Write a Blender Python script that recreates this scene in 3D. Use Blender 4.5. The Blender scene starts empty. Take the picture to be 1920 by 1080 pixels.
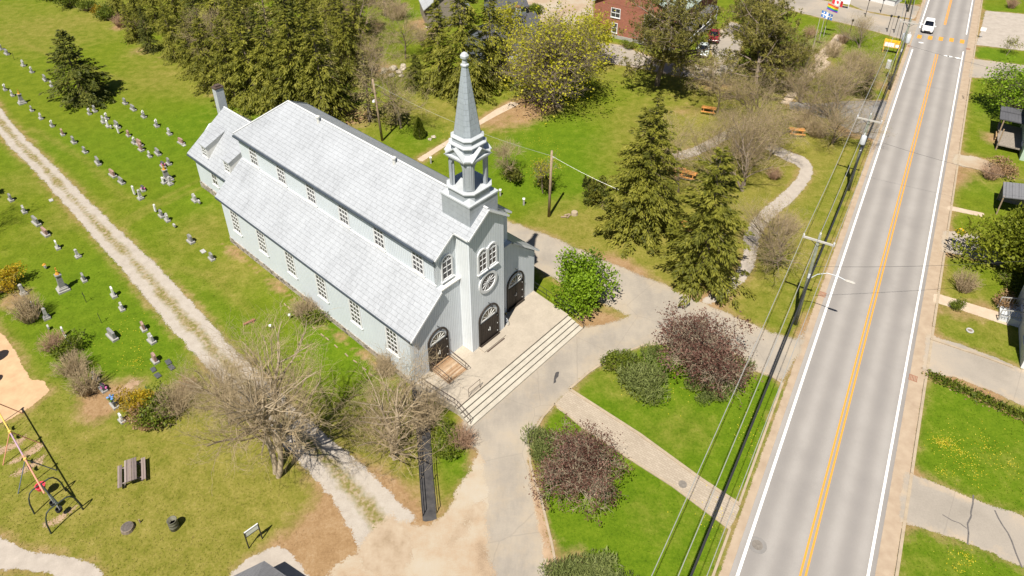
import bpy, bmesh, math, random
import numpy as np
from mathutils import Vector, Matrix

# ------------------------------------------------------------------ camera, light, exposure
S = bpy.context.scene
F, CY, TH, CH = 1363.451, 304.581, 0.556, 46.0        # solved from the church's right angles, the road and the poles
cd = bpy.data.cameras.new("camera"); cam = bpy.data.objects.new("camera", cd); S.collection.objects.link(cam)
cam.location = (0, 0, CH); cam.rotation_euler = (math.pi/2-TH, 0, 0)
cd.sensor_width = 36; cd.lens = F/1920*36; cd.shift_y = (CY-540)/1920
cd.clip_start = .5; cd.clip_end = 3000
S.camera = cam
SUN_AZ, SUN_EL = math.radians(201.5), math.radians(59.5)
W = bpy.data.worlds.new("World"); S.world = W; W.use_nodes = True
nt = W.node_tree; sky = nt.nodes.new("ShaderNodeTexSky"); sky.sky_type = 'NISHITA'; sky.sun_disc = False
sky.air_density = .75; sky.dust_density = .3; sky.sun_elevation = SUN_EL; sky.sun_rotation = SUN_AZ
nt.links.new(sky.outputs[0], nt.nodes["Background"].inputs[0]); nt.nodes["Background"].inputs[1].default_value = .05
sl = bpy.data.lights.new("sun", 'SUN'); sl.energy = 5.0; sl.angle = math.radians(.5); sl.color = (1, .945, .845)
so = bpy.data.objects.new("sun", sl); S.collection.objects.link(so)
Ld = Vector((-math.sin(SUN_AZ)*math.cos(SUN_EL), -math.cos(SUN_AZ)*math.cos(SUN_EL), -math.sin(SUN_EL)))
so.rotation_euler = Ld.to_track_quat('-Z', 'Y').to_euler(); so.location = (0, 0, 90)
S.view_settings.view_transform = 'Standard'; S.view_settings.look = 'None'; S.view_settings.gamma = 1
S.view_settings.exposure = .73

# ------------------------------------------------------------------ helpers
R = random.Random(7)
sT, cT = math.sin(TH), math.cos(TH)
def g(x, y, z=0.):
    "photo pixel -> the point of the horizontal plane at height z"
    u = (x-960)/F; v = (CY-y)/F; t = (CH-z)/(sT-v*cT)
    return Vector((u*t, t*(cT+v*sT), z))
X0, Y0, PH, CWd = -7.638, 39.805, .837, 14.371         # the church's corner, heading and width
C = S.collection.objects
def tag(o, label=None, cat=None, group=None, kind=None):
    for k, v in (('label', label), ('category', cat), ('group', group), ('kind', kind)):
        if v: o[k] = v
    return o
def thing(name, label, cat, loc=(0, 0, 0), rz=0., group=None):
    o = bpy.data.objects.new(name, None); C.link(o); o.location = loc; o.rotation_euler = (0, 0, rz); o.empty_display_size = .3
    return tag(o, label, cat, group)
def link(name, me, parent=None, loc=None, rz=0., sc=None):
    o = bpy.data.objects.new(name, me); C.link(o); o.parent = parent
    if loc is not None: o.location = loc
    if rz: o.rotation_euler = (0, 0, rz)
    if sc is not None: o.scale = sc
    return o
class MB:
    "collects shapes, builds one mesh object"
    def __init__(s, M=None): s.v = []; s.f = []; s.uv = []; s.M = M
    def add(s, vs, fs):
        n = len(s.v)
        s.v += [tuple(s.M @ Vector(p)) if s.M else tuple(p) for p in vs]
        s.f += [tuple(i+n for i in f) for f in fs]; return s
    def box(s, x0, x1, y0, y1, z0, z1):
        return s.add([(x, y, z) for z in (z0, z1) for y in (y0, y1) for x in (x0, x1)],
                     [(0, 2, 3, 1), (4, 5, 7, 6), (0, 1, 5, 4), (2, 6, 7, 3), (0, 4, 6, 2), (1, 3, 7, 5)])
    def bar(s, p, q, w, h=None, up=(0, 0, 1)):
        p = Vector(p); q = Vector(q); h = h or w; d = (q-p).normalized(); u = Vector(up)
        if abs(d.dot(u)) > .98: u = Vector((1, 0, 0))
        a = d.cross(u).normalized()*w/2; b = a.cross(d).normalized()*h/2
        return s.add([p-a-b, p+a-b, p+a+b, p-a+b, q-a-b, q+a-b, q+a+b, q-a+b],
                     [(0, 1, 2, 3), (7, 6, 5, 4), (0, 4, 5, 1), (1, 5, 6, 2), (2, 6, 7, 3), (3, 7, 4, 0)])
    def tube(s, pts, r, n=6, r1=None, cap=True):
        pts = [Vector(p) for p in pts]; m = len(pts); vs = []; fs = []
        for i, p in enumerate(pts):
            d = (pts[min(i+1, m-1)]-pts[max(i-1, 0)]).normalized(); u = Vector((0, 0, 1)) if abs(d.z) < .9 else Vector((1, 0, 0))
            a = d.cross(u).normalized(); b = a.cross(d); rr = r if r1 is None else r+(r1-r)*i/(m-1)
            vs += [p+(a*math.cos(t)+b*math.sin(t))*rr for t in [2*math.pi*k/n for k in range(n)]]
        for i in range(m-1):
            fs += [(i*n+k, i*n+(k+1) % n, (i+1)*n+(k+1) % n, (i+1)*n+k) for k in range(n)]
        if cap: fs += [tuple(range(n))[::-1], tuple(range((m-1)*n, m*n))]
        return s.add(vs, fs)
    def prism(s, poly, d0, d1, ax='y'):
        "2-D outline extruded along one axis"
        mp = {'y': lambda a, b, t: (a, t, b), 'x': lambda a, b, t: (t, a, b), 'z': lambda a, b, t: (a, b, t)}[ax]
        n = len(poly)
        return s.add([mp(a, b, d0) for a, b in poly]+[mp(a, b, d1) for a, b in poly],
                     [tuple(range(n)), tuple(range(2*n-1, n-1, -1))]+[(k, n+k, n+(k+1) % n, (k+1) % n) for k in range(n)])
    def loft(s, rings, cap=True):
        n = len(rings[0]); vs = [p for r in rings for p in r]; fs = []
        for i in range(len(rings)-1):
            fs += [(i*n+k, i*n+(k+1) % n, (i+1)*n+(k+1) % n, (i+1)*n+k) for k in range(n)]
        if cap: fs += [tuple(range(n))[::-1], tuple(range((len(rings)-1)*n, len(rings)*n))]
        return s.add(vs, fs)
    def lathe(s, prof, n=12, cx=0, cy=0, cz=0):
        return s.loft([[(cx+r*math.cos(2*math.pi*k/n), cy+r*math.sin(2*math.pi*k/n), cz+z) for k in range(n)] for r, z in prof])
    def slab(s, pts, t):
        "a roof sheet: outline in 3-D, thickness t downwards"
        n = len(pts); d = [(p[0], p[1], p[2]-t) for p in pts]
        return s.add(list(pts)+d, [tuple(range(n)), tuple(range(2*n-1, n-1, -1))]+[(k, n+k, n+(k+1) % n, (k+1) % n) for k in range(n)])
    def ring(s, outer, inner, d0, d1, closed=True):
        "frame between two outlines (a = along, b = up), from depth d0 to d1"
        n = len(outer); m = n if closed else n-1
        vs = [(a, d, b) for d in (d0, d1) for L in (outer, inner) for a, b in L]; fs = []
        for k in range(m):
            j = (k+1) % n
            fs += [(k, j, n+j, n+k), (2*n+k, 3*n+k, 3*n+j, 2*n+j), (k, 2*n+k, 2*n+j, j), (n+k, n+j, 3*n+j, 3*n+k)]
        return s.add(vs, fs)
    def mesh(s, name, mat, smooth=False):
        me = bpy.data.meshes.new(name); me.from_pydata(s.v, [], s.f)
        bm = bmesh.new(); bm.from_mesh(me); bmesh.ops.recalc_face_normals(bm, faces=bm.faces); bm.to_mesh(me); bm.free()
        if smooth: me.polygons.foreach_set('use_smooth', [True]*len(me.polygons))
        me.materials.append(mat); return me
    def build(s, name, mat, parent=None, smooth=False, uv=None, bevel=0):
        me = s.mesh(name, mat, smooth)
        if uv:
            ul = me.uv_layers.new(name='roof')
            for p in me.polygons:
                for li in p.loop_indices: ul.data[li].uv = uv(me.vertices[me.loops[li].vertex_index].co, p.normal)
        o = link(name, me, parent)
        if bevel:
            b = o.modifiers.new('bevel', 'BEVEL'); b.width = bevel; b.segments = 2; b.limit_method = 'ANGLE'
        return o
def np_mesh(name, V, Fc, mat, tint=None, smooth=False):
    V = np.asarray(V, np.float32); Fc = np.asarray(Fc, np.int32); k = Fc.shape[1]
    me = bpy.data.meshes.new(name); me.vertices.add(len(V)); me.vertices.foreach_set('co', V.ravel())
    me.loops.add(Fc.size); me.loops.foreach_set('vertex_index', Fc.ravel())
    me.polygons.add(len(Fc)); me.polygons.foreach_set('loop_start', np.arange(len(Fc), dtype=np.int32)*k)
    if smooth: me.polygons.foreach_set('use_smooth', np.ones(len(Fc), bool))
    me.update(calc_edges=True)
    if tint is not None:
        a = me.attributes.new('tint', 'FLOAT', 'POINT'); a.data.foreach_set('value', np.asarray(tint, np.float32))
    me.materials.append(mat); return me
def copy_tree(o, **kw):
    c = o.copy(); C.link(c)
    for k, v in kw.items(): setattr(c, k, v)
    for ch in [x for x in S.collection.objects if x.parent == o]:
        d = ch.copy(); C.link(d); d.parent = c
        for gc in [x for x in S.collection.objects if x.parent == ch]:
            e = gc.copy(); C.link(e); e.parent = d
    return c

# ------------------------------------------------------------------ materials
class N:
    "a tiny node-graph writer"
    def __init__(s, name):
        s.m = bpy.data.materials.new(name); s.m.use_nodes = True; s.t = s.m.node_tree; s.b = s.t.nodes["Principled BSDF"]
        s.b.inputs['Specular IOR Level'].default_value = .3
    def n(s, kind, **kw):
        x = s.t.nodes.new('ShaderNode'+kind)
        for k, v in kw.items():
            if k.startswith('i_'): x.inputs[k[2:]].default_value = v
            elif k == 'ins':
                for a, b in v.items(): s.put(x.inputs[a], b)
            else: setattr(x, k, v)
        return x
    def put(s, sock, v):
        if hasattr(v, 'links') or isinstance(v, bpy.types.NodeSocket): s.t.links.new(v, sock)
        else: sock.default_value = v
    def pos(s): return s.n('NewGeometry').outputs['Position']
    def obj(s): return s.n('TexCoord').outputs['Object']
    def noise(s, vec, scale, detail=4, rough=.6, sc=None):
        if sc: vec = s.n('Mapping', ins={'Vector': vec, 'Scale': sc}).outputs[0]
        return s.n('TexNoise', ins={'Vector': vec, 'Scale': scale, 'Detail': detail, 'Roughness': rough}).outputs['Fac']
    def ramp(s, fac, stops):
        r = s.n('ValToRGB'); e = r.color_ramp.elements
        while len(e) < len(stops): e.new(.5)
        for q, (p, c) in zip(e, stops): q.position = p; q.color = (*c, 1) if len(c) == 3 else c
        s.put(r.inputs[0], fac); return r.outputs[0]
    def mix(s, f, a, b, mode='MIX'):
        x = s.n('Mix', data_type='RGBA', blend_type=mode); s.put(x.inputs[0], f)
        for i, v in ((6, a), (7, b)): s.put(x.inputs[i], (*v, 1) if isinstance(v, tuple) and len(v) == 3 else v)
        return x.outputs[2]
    def math(s, op, a, b=0., clamp=False):
        x = s.n('Math', operation=op, use_clamp=clamp); s.put(x.inputs[0], a); s.put(x.inputs[1], b); return x.outputs[0]
    def attr(s, name, out='Fac'): return s.n('Attribute', attribute_name=name).outputs[out]
    def step(s, v, lo, hi): return s.n('MapRange', ins={0: v, 1: lo, 2: hi}, clamp=True).outputs[0]
    def bump(s, h, st=.3, dist=.05):
        b = s.n('Bump', ins={'Strength': st, 'Distance': dist, 'Height': h}); s.t.links.new(b.outputs[0], s.b.inputs['Normal'])
    def done(s, col=None, rough=.8, metal=0., spec=None):
        if col is not None: s.put(s.b.inputs['Base Color'], (*col, 1) if isinstance(col, tuple) and len(col) == 3 else col)
        s.put(s.b.inputs['Roughness'], rough); s.put(s.b.inputs['Metallic'], metal)
        if spec is not None: s.b.inputs['Specular IOR Level'].default_value = spec
        return s.m
def mat(name, c, var=.25, scale=3., rough=.8, metal=0., bump=0., bscale=30., spec=None):
    "a plain weathered surface: colour, blotches and fine grain"
    n = N(name); p = n.obj(); a = n.noise(p, scale, 5); f = n.noise(p, scale*9, 3)
    d = n.math('ADD', n.math('MULTIPLY', a, .65), n.math('MULTIPLY', f, .35))
    lo = tuple(x*(1-var) for x in c); hi = tuple(min(.95, x*(1+var)) for x in c)
    col = n.ramp(d, [(.32, lo), (.68, hi)])
    if bump: n.bump(n.noise(p, bscale, 3), bump)
    return n.done(col, rough, metal, spec)
def leafmat(name, dark, mid, light, trans=.25, rough=.6, rnd=.25):
    n = N(name); t = n.attr('tint'); ri = n.n('ObjectInfo').outputs['Random']
    col = n.ramp(t, [(0, dark), (.5, mid), (1, light)])
    k = n.math('ADD', n.math('MULTIPLY', ri, rnd), 1-rnd/2)
    col = n.mix(1., col, n.n('CombineColor', ins={0: k, 1: k, 2: k}).outputs[0], 'MULTIPLY')
    m = n.done(col, rough, 0, .25)
    tr = n.n('BsdfTranslucent', ins={'Color': col}); mx = n.n('MixShader', ins={0: trans})
    n.t.links.new(n.b.outputs[0], mx.inputs[1]); n.t.links.new(tr.outputs[0], mx.inputs[2])
    n.t.links.new(mx.outputs[0], n.t.nodes['Material Output'].inputs[0]); return m
# ------------------------------------------------------------------ ground: lawn sheet with worn patches, then paved sheets over it
def P2(pts): return np.array([g(x, y).to_2d() for x, y in pts])
def seg_dist(Q, A, B):
    d = np.full(len(Q), 1e9)
    for a, b in zip(A, B):
        v = b-a; L = max(1e-9, v@v); t = np.clip(((Q-a)@v)/L, 0, 1); e = Q-a-t[:, None]*v
        d = np.minimum(d, np.einsum('ij,ij->i', e, e))
    return np.sqrt(d)
def sdist(Q, poly):
    d = seg_dist(Q, poly, np.roll(poly, -1, 0)); ins = np.zeros(len(Q), bool)
    for (x0, y0), (x1, y1) in zip(poly, np.roll(poly, -1, 0)):
        c = ((y0 > Q[:, 1]) != (y1 > Q[:, 1])); ins ^= c & (Q[:, 0] < (x1-x0)*(Q[:, 1]-y0)/((y1-y0) if y1 != y0 else 1e-9)+x0)
    return np.where(ins, d, -d)
def smooth_poly(P, k=2):
    for _ in range(k):
        q = np.roll(P, -1, 0); P = np.stack([P*.75+q*.25, P*.25+q*.75], 1).reshape(-1, 2)
    return P
EDGES = []                                             # outlines whose verge is worn
AREAS = {}
def area(name, poly, m, z, cell=.4, over=.5, extra=None, worn=1., smooth=0):
    P = P2(poly) if not isinstance(poly, np.ndarray) else poly
    if smooth: P = smooth_poly(P, smooth)
    x0, y0 = P.min(0)-over-cell; x1, y1 = P.max(0)+over+cell
    xs = np.arange(x0, x1+cell, cell); ys = np.arange(y0, y1+cell, cell); X, Y = np.meshgrid(xs, ys); Q = np.stack([X.ravel(), Y.ravel()], 1)
    sd = sdist(Q, P); nx = len(xs); idx = np.arange(len(Q)).reshape(len(ys), nx)
    Fq = np.stack([idx[:-1, :-1], idx[:-1, 1:], idx[1:, 1:], idx[1:, :-1]], -1).reshape(-1, 4)
    Fq = Fq[(sd[Fq] > -over).any(1)]
    used, inv = np.unique(Fq, return_inverse=True); Fq = inv.reshape(-1, 4); Q = Q[used]; sd = sd[used]
    me = np_mesh(name, np.c_[Q, np.full(len(Q), z)], Fq, m)
    a = me.attributes.new('sd', 'FLOAT', 'POINT'); a.data.foreach_set('value', sd.astype(np.float32))
    if extra:
        a = me.attributes.new('u', 'FLOAT', 'POINT'); a.data.foreach_set('value', extra(Q).astype(np.float32))
    o = link(name, me); tag(o, kind='structure')
    if worn: EDGES.append((P, worn))
    AREAS[name] = P; return o
def areamat(name, colfn, amp=.3, nscale=1.6, soft=.06, rough=.9, bump=.15, bscale=25):
    n = N(name); p = n.pos(); col = colfn(n, p); n.bump(n.noise(p, bscale, 3), bump, .03); n.done(col, rough, 0, .2)
    w = n.math('ADD', n.math('MULTIPLY', n.math('SUBTRACT', n.noise(p, nscale, 5, .65), .5), amp*2), n.attr('sd'))
    w = n.math('ADD', w, n.math('MULTIPLY', n.math('SUBTRACT', n.noise(p, 9, 4, .8), .5), soft*5))       # edges crumble, they do not fade
    tr = n.n('BsdfTransparent'); mx = n.n('MixShader', ins={0: n.step(w, -.006, .006)})
    n.t.links.new(tr.outputs[0], mx.inputs[1]); n.t.links.new(n.b.outputs[0], mx.inputs[2])
    n.t.links.new(mx.outputs[0], n.t.nodes['Material Output'].inputs[0]); return n.m
def c_drive(n, p):
    a = n.noise(p, .16, 5, .65); b = n.noise(p, 9, 3); c = n.ramp(n.math('ADD', n.math('MULTIPLY', a, .8), n.math('MULTIPLY', b, .2)), [(.3, (.215, .19, .16)), (.5, (.29, .255, .215)), (.7, (.36, .30, .235))])
    sand = n.step(n.math('ADD', n.noise(p, .5, 5, .7), n.math('MULTIPLY', n.attr('sd'), -.22)), .40, .62)
    c = n.mix(n.math('MULTIPLY', sand, .75), c, (.40, .31, .215))
    crk = n.n('TexVoronoi', feature='DISTANCE_TO_EDGE', ins={'Vector': n.mix(.12, p, n.n('TexNoise', ins={'Vector': p, 'Scale': 1.2}).outputs['Color']), 'Scale': .16}).outputs['Distance']
    return n.mix(n.math('MULTIPLY', n.step(crk, .006, .0), .35), c, (.16, .14, .12))
def c_drive2(n, p):
    a = n.noise(p, .11, 6, .7); b = n.noise(p, 7, 4, .7); st = n.noise(p, .5, 5, .7, (1, .35, 1))
    c = n.ramp(n.math('ADD', n.math('MULTIPLY', a, .6), n.math('ADD', n.math('MULTIPLY', st, .28), n.math('MULTIPLY', b, .12))), [(.34, (.20, .178, .15)), (.46, (.255, .225, .19)), (.54, (.305, .267, .22)), (.66, (.365, .305, .235))])
    sand = n.step(n.math('ADD', n.noise(p, .35, 6, .75), n.math('MULTIPLY', n.attr('sd'), -.10)), .36, .62)
    c = n.mix(n.math('MULTIPLY', sand, .6), c, (.36, .29, .205))
    d = n.n('TexVoronoi', feature='DISTANCE_TO_EDGE', ins={'Vector': n.mix(.12, p, n.n('TexNoise', ins={'Vector': p, 'Scale': 1.2}).outputs['Color']), 'Scale': .2}).outputs['Distance']
    return n.mix(n.math('MULTIPLY', n.step(d, .008, .0), .3), c, (.16, .14, .12))
def c_sand(n, p):
    a = n.noise(p, .22, 6, .68); b = n.noise(p, 14, 3)
    d = n.math('ADD', n.math('MULTIPLY', a, .82), n.math('MULTIPLY', b, .18))
    return n.ramp(d, [(.34, (.22, .155, .10)), (.45, (.335, .25, .17)), (.55, (.36, .30, .225)), (.72, (.375, .335, .28))])
def c_sandbox(n, p): return n.ramp(n.noise(p, 1.3, 6), [(.3, (.40, .26, .15)), (.7, (.50, .34, .20))])
def c_gravel(n, p):
    a = n.noise(p, 1.1, 5); b = n.noise(p, 22, 2)
    return n.ramp(n.math('ADD', n.math('MULTIPLY', a, .6), n.math('MULTIPLY', b, .4)), [(.3, (.27, .235, .20)), (.55, (.36, .315, .27)), (.75, (.43, .38, .33))])
def c_track(n, p):
    u = n.math('ABSOLUTE', n.attr('u')); a = n.noise(p, 1.3, 6, .7); b = n.noise(p, 20, 2)
    gr = n.ramp(n.math('ADD', n.math('MULTIPLY', a, .5), n.math('MULTIPLY', b, .5)), [(.3, (.25, .215, .18)), (.5, (.345, .305, .26)), (.7, (.42, .375, .33))])
    mid = n.ramp(n.noise(p, 3, 6), [(.35, (.11, .12, .02)), (.48, (.19, .155, .06)), (.62, (.29, .23, .15))])
    f = n.step(n.math('ADD', u, n.math('MULTIPLY', n.math('SUBTRACT', n.noise(p, .35, 6, .7), .5), 1.5)), .46, .12)
    return n.mix(f, gr, mid)
def c_road(n, p):
    u = n.attr('u'); w = n.math('SINE', n.math('MULTIPLY', u, 2*math.pi/1.75))       # two wheel paths in each lane
    a = n.noise(p, 40, 3); b = n.noise(p, .35, 4, .6, (1, 1, 1))
    f = n.math('ADD', n.math('MULTIPLY', w, -.13), n.math('ADD', n.math('MULTIPLY', a, .45), n.math('MULTIPLY', b, .3)))
    return n.mix(n.math('MULTIPLY', n.step(n.noise(p, .09, 6, .75), .52, .7), .35), n.ramp(f, [(.12, (.20, .185, .175)), (.38, (.25, .231, .215)), (.62, (.315, .293, .273))]), (.20, .185, .175))
def c_verge(n, p):
    f = n.noise(p, 1.2, 5); return n.ramp(f, [(.3, (.30, .225, .16)), (.7, (.375, .295, .215))])
def c_dark(n, p): return n.ramp(n.noise(p, 2, 6), [(.3, (.035, .034, .036)), (.7, (.075, .07, .068))])
def c_dark2(n, p): return n.ramp(n.noise(p, 2, 6), [(.3, (.17, .16, .155)), (.7, (.235, .22, .205))])
def c_brick(n, p):
    mp = n.n('Mapping', ins={'Vector': p, 'Rotation': (0, 0, .62)}).outputs[0]
    b = n.n('TexBrick', ins={'Vector': mp, 'Color1': (.30, .25, .19, 1), 'Color2': (.38, .32, .25, 1), 'Mortar': (.24, .19, .145, 1), 'Scale': 1, 'Mortar Size': .018, 'Brick Width': .34, 'Row Height': .17}).outputs[0]
    return n.mix(.35, b, n.ramp(n.noise(p, .7, 5), [(.3, (.27, .225, .175)), (.7, (.40, .34, .27))]))
def c_walk(n, p): return n.ramp(n.noise(p, 1.5, 5), [(.3, (.40, .31, .225)), (.7, (.47, .38, .29))])
def c_dirt(n, p): return n.ramp(n.noise(p, 1.2, 6), [(.3, (.27, .175, .105)), (.7, (.37, .265, .175))])
m_drive = areamat('worn asphalt', c_drive, .3, .9, .14); m_drive2 = areamat('worn sandy asphalt', c_drive2, .6, .7, .3); m_sand = areamat('packed sand', c_sand, 1.1, .5, .25)
m_sandbox = areamat('orange sand', c_sandbox, .25, 1.5); m_gravel = areamat('pale gravel', c_gravel, .35, 1.4, .12)
m_track = areamat('gravel track', c_track, .45, .9, .2); m_road = areamat('road asphalt', c_road, 0, 1, .02, .85, .1, 60)
m_verge = areamat('sandy shoulder', c_verge, .1, 1.2, .1); m_ramp = areamat('dark asphalt', c_dark, .03, 1, .02); m_dark2 = areamat('dark gravelly asphalt', c_dark2, .08, 1, .03)
m_brick = areamat('brick paving', c_brick, .03, 2, .03); m_walk = areamat('pale concrete path', c_walk, .08, 2, .04); m_dirt2 = areamat('damp packed sand', lambda n, p: n.ramp(n.noise(p, .9, 6, .7), [(.3, (.25, .185, .12)), (.5, (.33, .255, .18)), (.7, (.38, .31, .23))]), .9, .9, .3); m_dirt = areamat('bare earth', c_dirt, .5, 1.2, .3)

# road: one straight strip, offsets in metres from its left white line
RA = np.array(g(1440, 907).to_2d()); RD = np.array(g(1652, 270).to_2d())-RA; RD /= np.linalg.norm(RD); RN = np.array([RD[1], -RD[0]])
def rp(off, s): q = RA+RN*off+RD*s; return (q[0], q[1])
def strip(o0, o1, s0, s1): return np.array([rp(o0, s0), rp(o1, s0), rp(o1, s1), rp(o0, s1)])
ro = lambda Q: (Q-RA)@RN
S0, S1 = -30, 330
area('road_shoulder', strip(-1.0, 8.45, S0, S1), m_verge, .004, 1.2)
area('road', strip(-.45, 7.38, S0, S1), m_road, .012, .8, extra=ro, worn=0, over=.1)
def flat(name, polys, m, z):
    b = MB()
    for P in polys: b.add([(x, y, z) for x, y in P], [tuple(range(len(P)))])
    return tag(b.build(name, m), kind='structure')
def paint(name, c, c2):
    n = N(name); p = n.pos(); return n.done(n.ramp(n.noise(p, 5, 6, .7), [(.3, c2), (.5, c)]), .7)
m_white = paint('white road paint', (.80, .79, .76), (.58, .56, .53)); m_yel = paint('yellow road paint', (.60, .27, .035), (.46, .23, .07))
sc = lambda px, y: float((np.array(g(px, y).to_2d())-RA)@RD)
sl0, sl1 = sc(1709, 92), sc(1727, 53); sr0, sr1 = sc(1807, 97), sc(1813, 65); y0, y1 = sc(1758, 102), sc(1772, 47)
flat('white_edge_line', [strip(-.09, .09, S0, sl0), strip(-.09, .09, sl1, S1), strip(6.93, 7.09, S0, sr0), strip(6.93, 7.09, sr1, S1)], m_white, .020)
flat('yellow_centre_line', [strip(3.30, 3.43, S0, y0), strip(3.60, 3.73, S0, y0), strip(3.38, 3.52, y1, S1), strip(3.6, 3.74, y1, S1)], m_yel, .020)
cw = []
for px, py in ((1724, 69), (1744, 71), (1764, 73), (1784, 75), (1804, 78)):
    q = g(px, py).to_2d(); o_ = float((np.array(q)-RA)@RN); s_ = float((np.array(q)-RA)@RD); cw.append(strip(o_-.32, o_+.32, s_-.9, s_+.9))
flat('crossing_blocks', cw, m_yel, .022)
ar = []
for px, py in ((1775, 105), (1781, 106), (1796, 109), (1727, 80)):
    q = np.array(g(px, py).to_2d()); o_ = float((q-RA)@RN); s_ = float((q-RA)@RD); ar.append(np.array([rp(o_-.5, s_), rp(o_, s_-.35), rp(o_+.5, s_), rp(o_, s_+.25)]))
flat('white_road_arrows', ar, m_white, .022)
# driveways and paths
area('sand_forecourt', [(865, 800), (905, 830), (880, 880), (850, 945), (802, 988), (735, 965), (672, 1030), (590, 1110), (530, 1200), (1060, 1200), (1040, 1060), (1010, 960), (985, 850), (1010, 770), (930, 760)], m_sand, .0076, .5, smooth=1)
area('driveway', [(1520, 600), (1495, 636), (1440, 622), (1395, 601), (1350, 582), (1310, 566), (1240, 532), (1150, 495), (1080, 464), (1022, 439), (960, 417), (900, 392), (905, 432), (1000, 500), (1040, 523), (1110, 560), (1180, 592), (1150, 604), (1108, 612), (1088, 616), (862, 788), (880, 830), (903, 860), (915, 930), (912, 1000), (925, 1090), (930, 1200), (1050, 1200), (1028, 1075), (1020, 1035), (1007, 972), (992, 877), (987, 845), (1000, 805), (1037, 757), (1068, 730), (1105, 698), (1145, 672), (1205, 648), (1300, 640), (1392, 668), (1402, 692), (1440, 702), (1468, 716), (1500, 660)], m_drive2, .008, .4, over=1.3)
area('brown_dirt', [(836, 1022), (846, 1000), (868, 972), (888, 948), (908, 936), (905, 958), (884, 985), (862, 1012), (846, 1032)], m_dirt2, .0092, .25, worn=0)
area('brown_dirt', [(705, 985), (738, 968), (768, 1005), (778, 1045), (742, 1082), (680, 1070), (672, 1035)], m_dirt2, .0093, .3, worn=0)
area('gravel_strip', [(990, 862), (996, 880), (1014, 938), (1034, 1022), (1042, 1062), (1050, 1120), (1040, 1120), (1028, 1075), (1018, 1020), (1004, 955)], m_dirt, .0105, .25, worn=0)
area('brick_walk', [(1068, 730), (1130, 770), (1200, 815), (1315, 899), (1389, 948), (1369, 993), (1260, 911), (1175, 857), (1090, 800), (1038, 760)], m_brick, .010, .4, worn=.4)
tc = [(-90, 110), (-40, 172), (0, 226), (35, 270), (75, 307), (112, 346), (150, 386), (190, 428), (222, 462), (256, 496), (303, 548), (352, 604), (405, 662), (480, 738), (540, 797), (595, 848), (655, 905), (712, 980), (735, 1010)]
tp = P2(tc); hw = np.array([.95, .95, .97, 1.0, 1.0, 1.02, 1.05, 1.12, 1.25, 1.25, 1.35, 1.35, 1.3, 1.3, 1.3, 1.35, 1.5, 1.8, 2.1])
tn = np.gradient(tp, axis=0); tn /= np.linalg.norm(tn, axis=1)[:, None]; tn = np.c_[tn[:, 1], -tn[:, 0]]
def tu(Q):
    best = np.full(len(Q), 1e9); out = np.zeros(len(Q))
    for i in range(len(tp)-1):
        v = tp[i+1]-tp[i]; L = np.linalg.norm(v); t = np.clip(((Q-tp[i])@v)/L/L, 0, 1); e = Q-tp[i]-t[:, None]*v; d = np.linalg.norm(e, axis=1)
        h = hw[i]+(hw[i+1]-hw[i])*t; k = d < best; best = np.where(k, d, best); out = np.where(k, d/h, out)
    return out
area('gravel_track', np.r_[tp+tn*hw[:, None], (tp-tn*hw[:, None])[::-1]], m_track, .007, .4, extra=tu, worn=1.1)
area('park_footpath', [(1235, 292), (1285, 283), (1330, 263), (1390, 226), (1425, 222), (1400, 240), (1345, 272), (1300, 296), (1245, 302)], m_gravel, .007, .4, smooth=1)
area('winding_footpath', [(1425, 255), (1480, 285), (1512, 295), (1527, 318), (1518, 340), (1490, 375), (1452, 405), (1424, 440), (1420, 480), (1408, 515), (1375, 545), (1340, 572), (1310, 566), (1352, 540), (1385, 505), (1398, 470), (1392, 440), (1420, 400), (1470, 360), (1498, 330), (1500, 312), (1470, 300), (1415, 268)], m_gravel, .0075, .4, smooth=1)
area('concrete_walk', [(1568, 64), (1584, 66), (1576, 88), (1548, 112), (1560, 118), (1515, 155), (1480, 195), (1462, 195), (1500, 145), (1530, 117), (1527, 104), (1552, 84)], m_walk, .007, .4)
area('back_footpath', [(782, 298), (840, 262), (880, 238), (930, 205), (960, 190), (975, 195), (935, 215), (890, 240), (845, 268), (790, 304)], m_walk, .007, .3)
area('dark_driveway', [(1575, 190), (1620, 188), (1664, 190), (1640, 262), (1600, 248), (1560, 225), (1520, 215), (1480, 205), (1480, 190), (1530, 195)], m_dark2, .008, .4)
area('side_street', [(1100, -45), (1300, -30), (1440, 6), (1500, 24), (1600, 48), (1700, 76), (1718, 60), (1722, 40), (1640, 26), (1560, 4), (1480, -12), (1300, -60)], m_drive, .0085, .6)
area('parking_strip', [(1560, -8), (1620, 20), (1715, 36), (1726, 12), (1650, 0), (1600, -25)], m_drive, .0082, .6)
area('brick_yard', [(955, -40), (1115, -40), (1110, 40), (1060, 60), (985, 30), (940, 0)], m_sand, .006, .6)
area('yard_drive', [(1105, 75), (1165, 85), (1250, 118), (1340, 125), (1330, 75), (1370, 40), (1400, 50), (1385, 110), (1370, 160), (1260, 140), (1180, 125), (1100, 112)], m_drive, .007, .5)
area('gravel_lot', [(1848, 20), (1935, 28), (2100, 40), (2100, 110), (1935, 97), (1830, 84), (1838, 60)], m_gravel, .0085, .5)
for i, P in enumerate(([(1822, 110), (1936, 124), (1936, 152), (1816, 145)], [(1690, 560), (1690, 560), (1690, 560)])):
    if i == 0: area('side_driveway', P, m_drive, .0085, .4)
area('dirt_drive', [(1790, 288), (1830, 294), (1862, 306), (1856, 322), (1820, 316), (1785, 308)], m_sand, .0085, .4)
area('front_walk', [(1777, 385), (1846, 400), (1844, 407), (1775, 393)], m_walk, .0085, .3, worn=.3)
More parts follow.
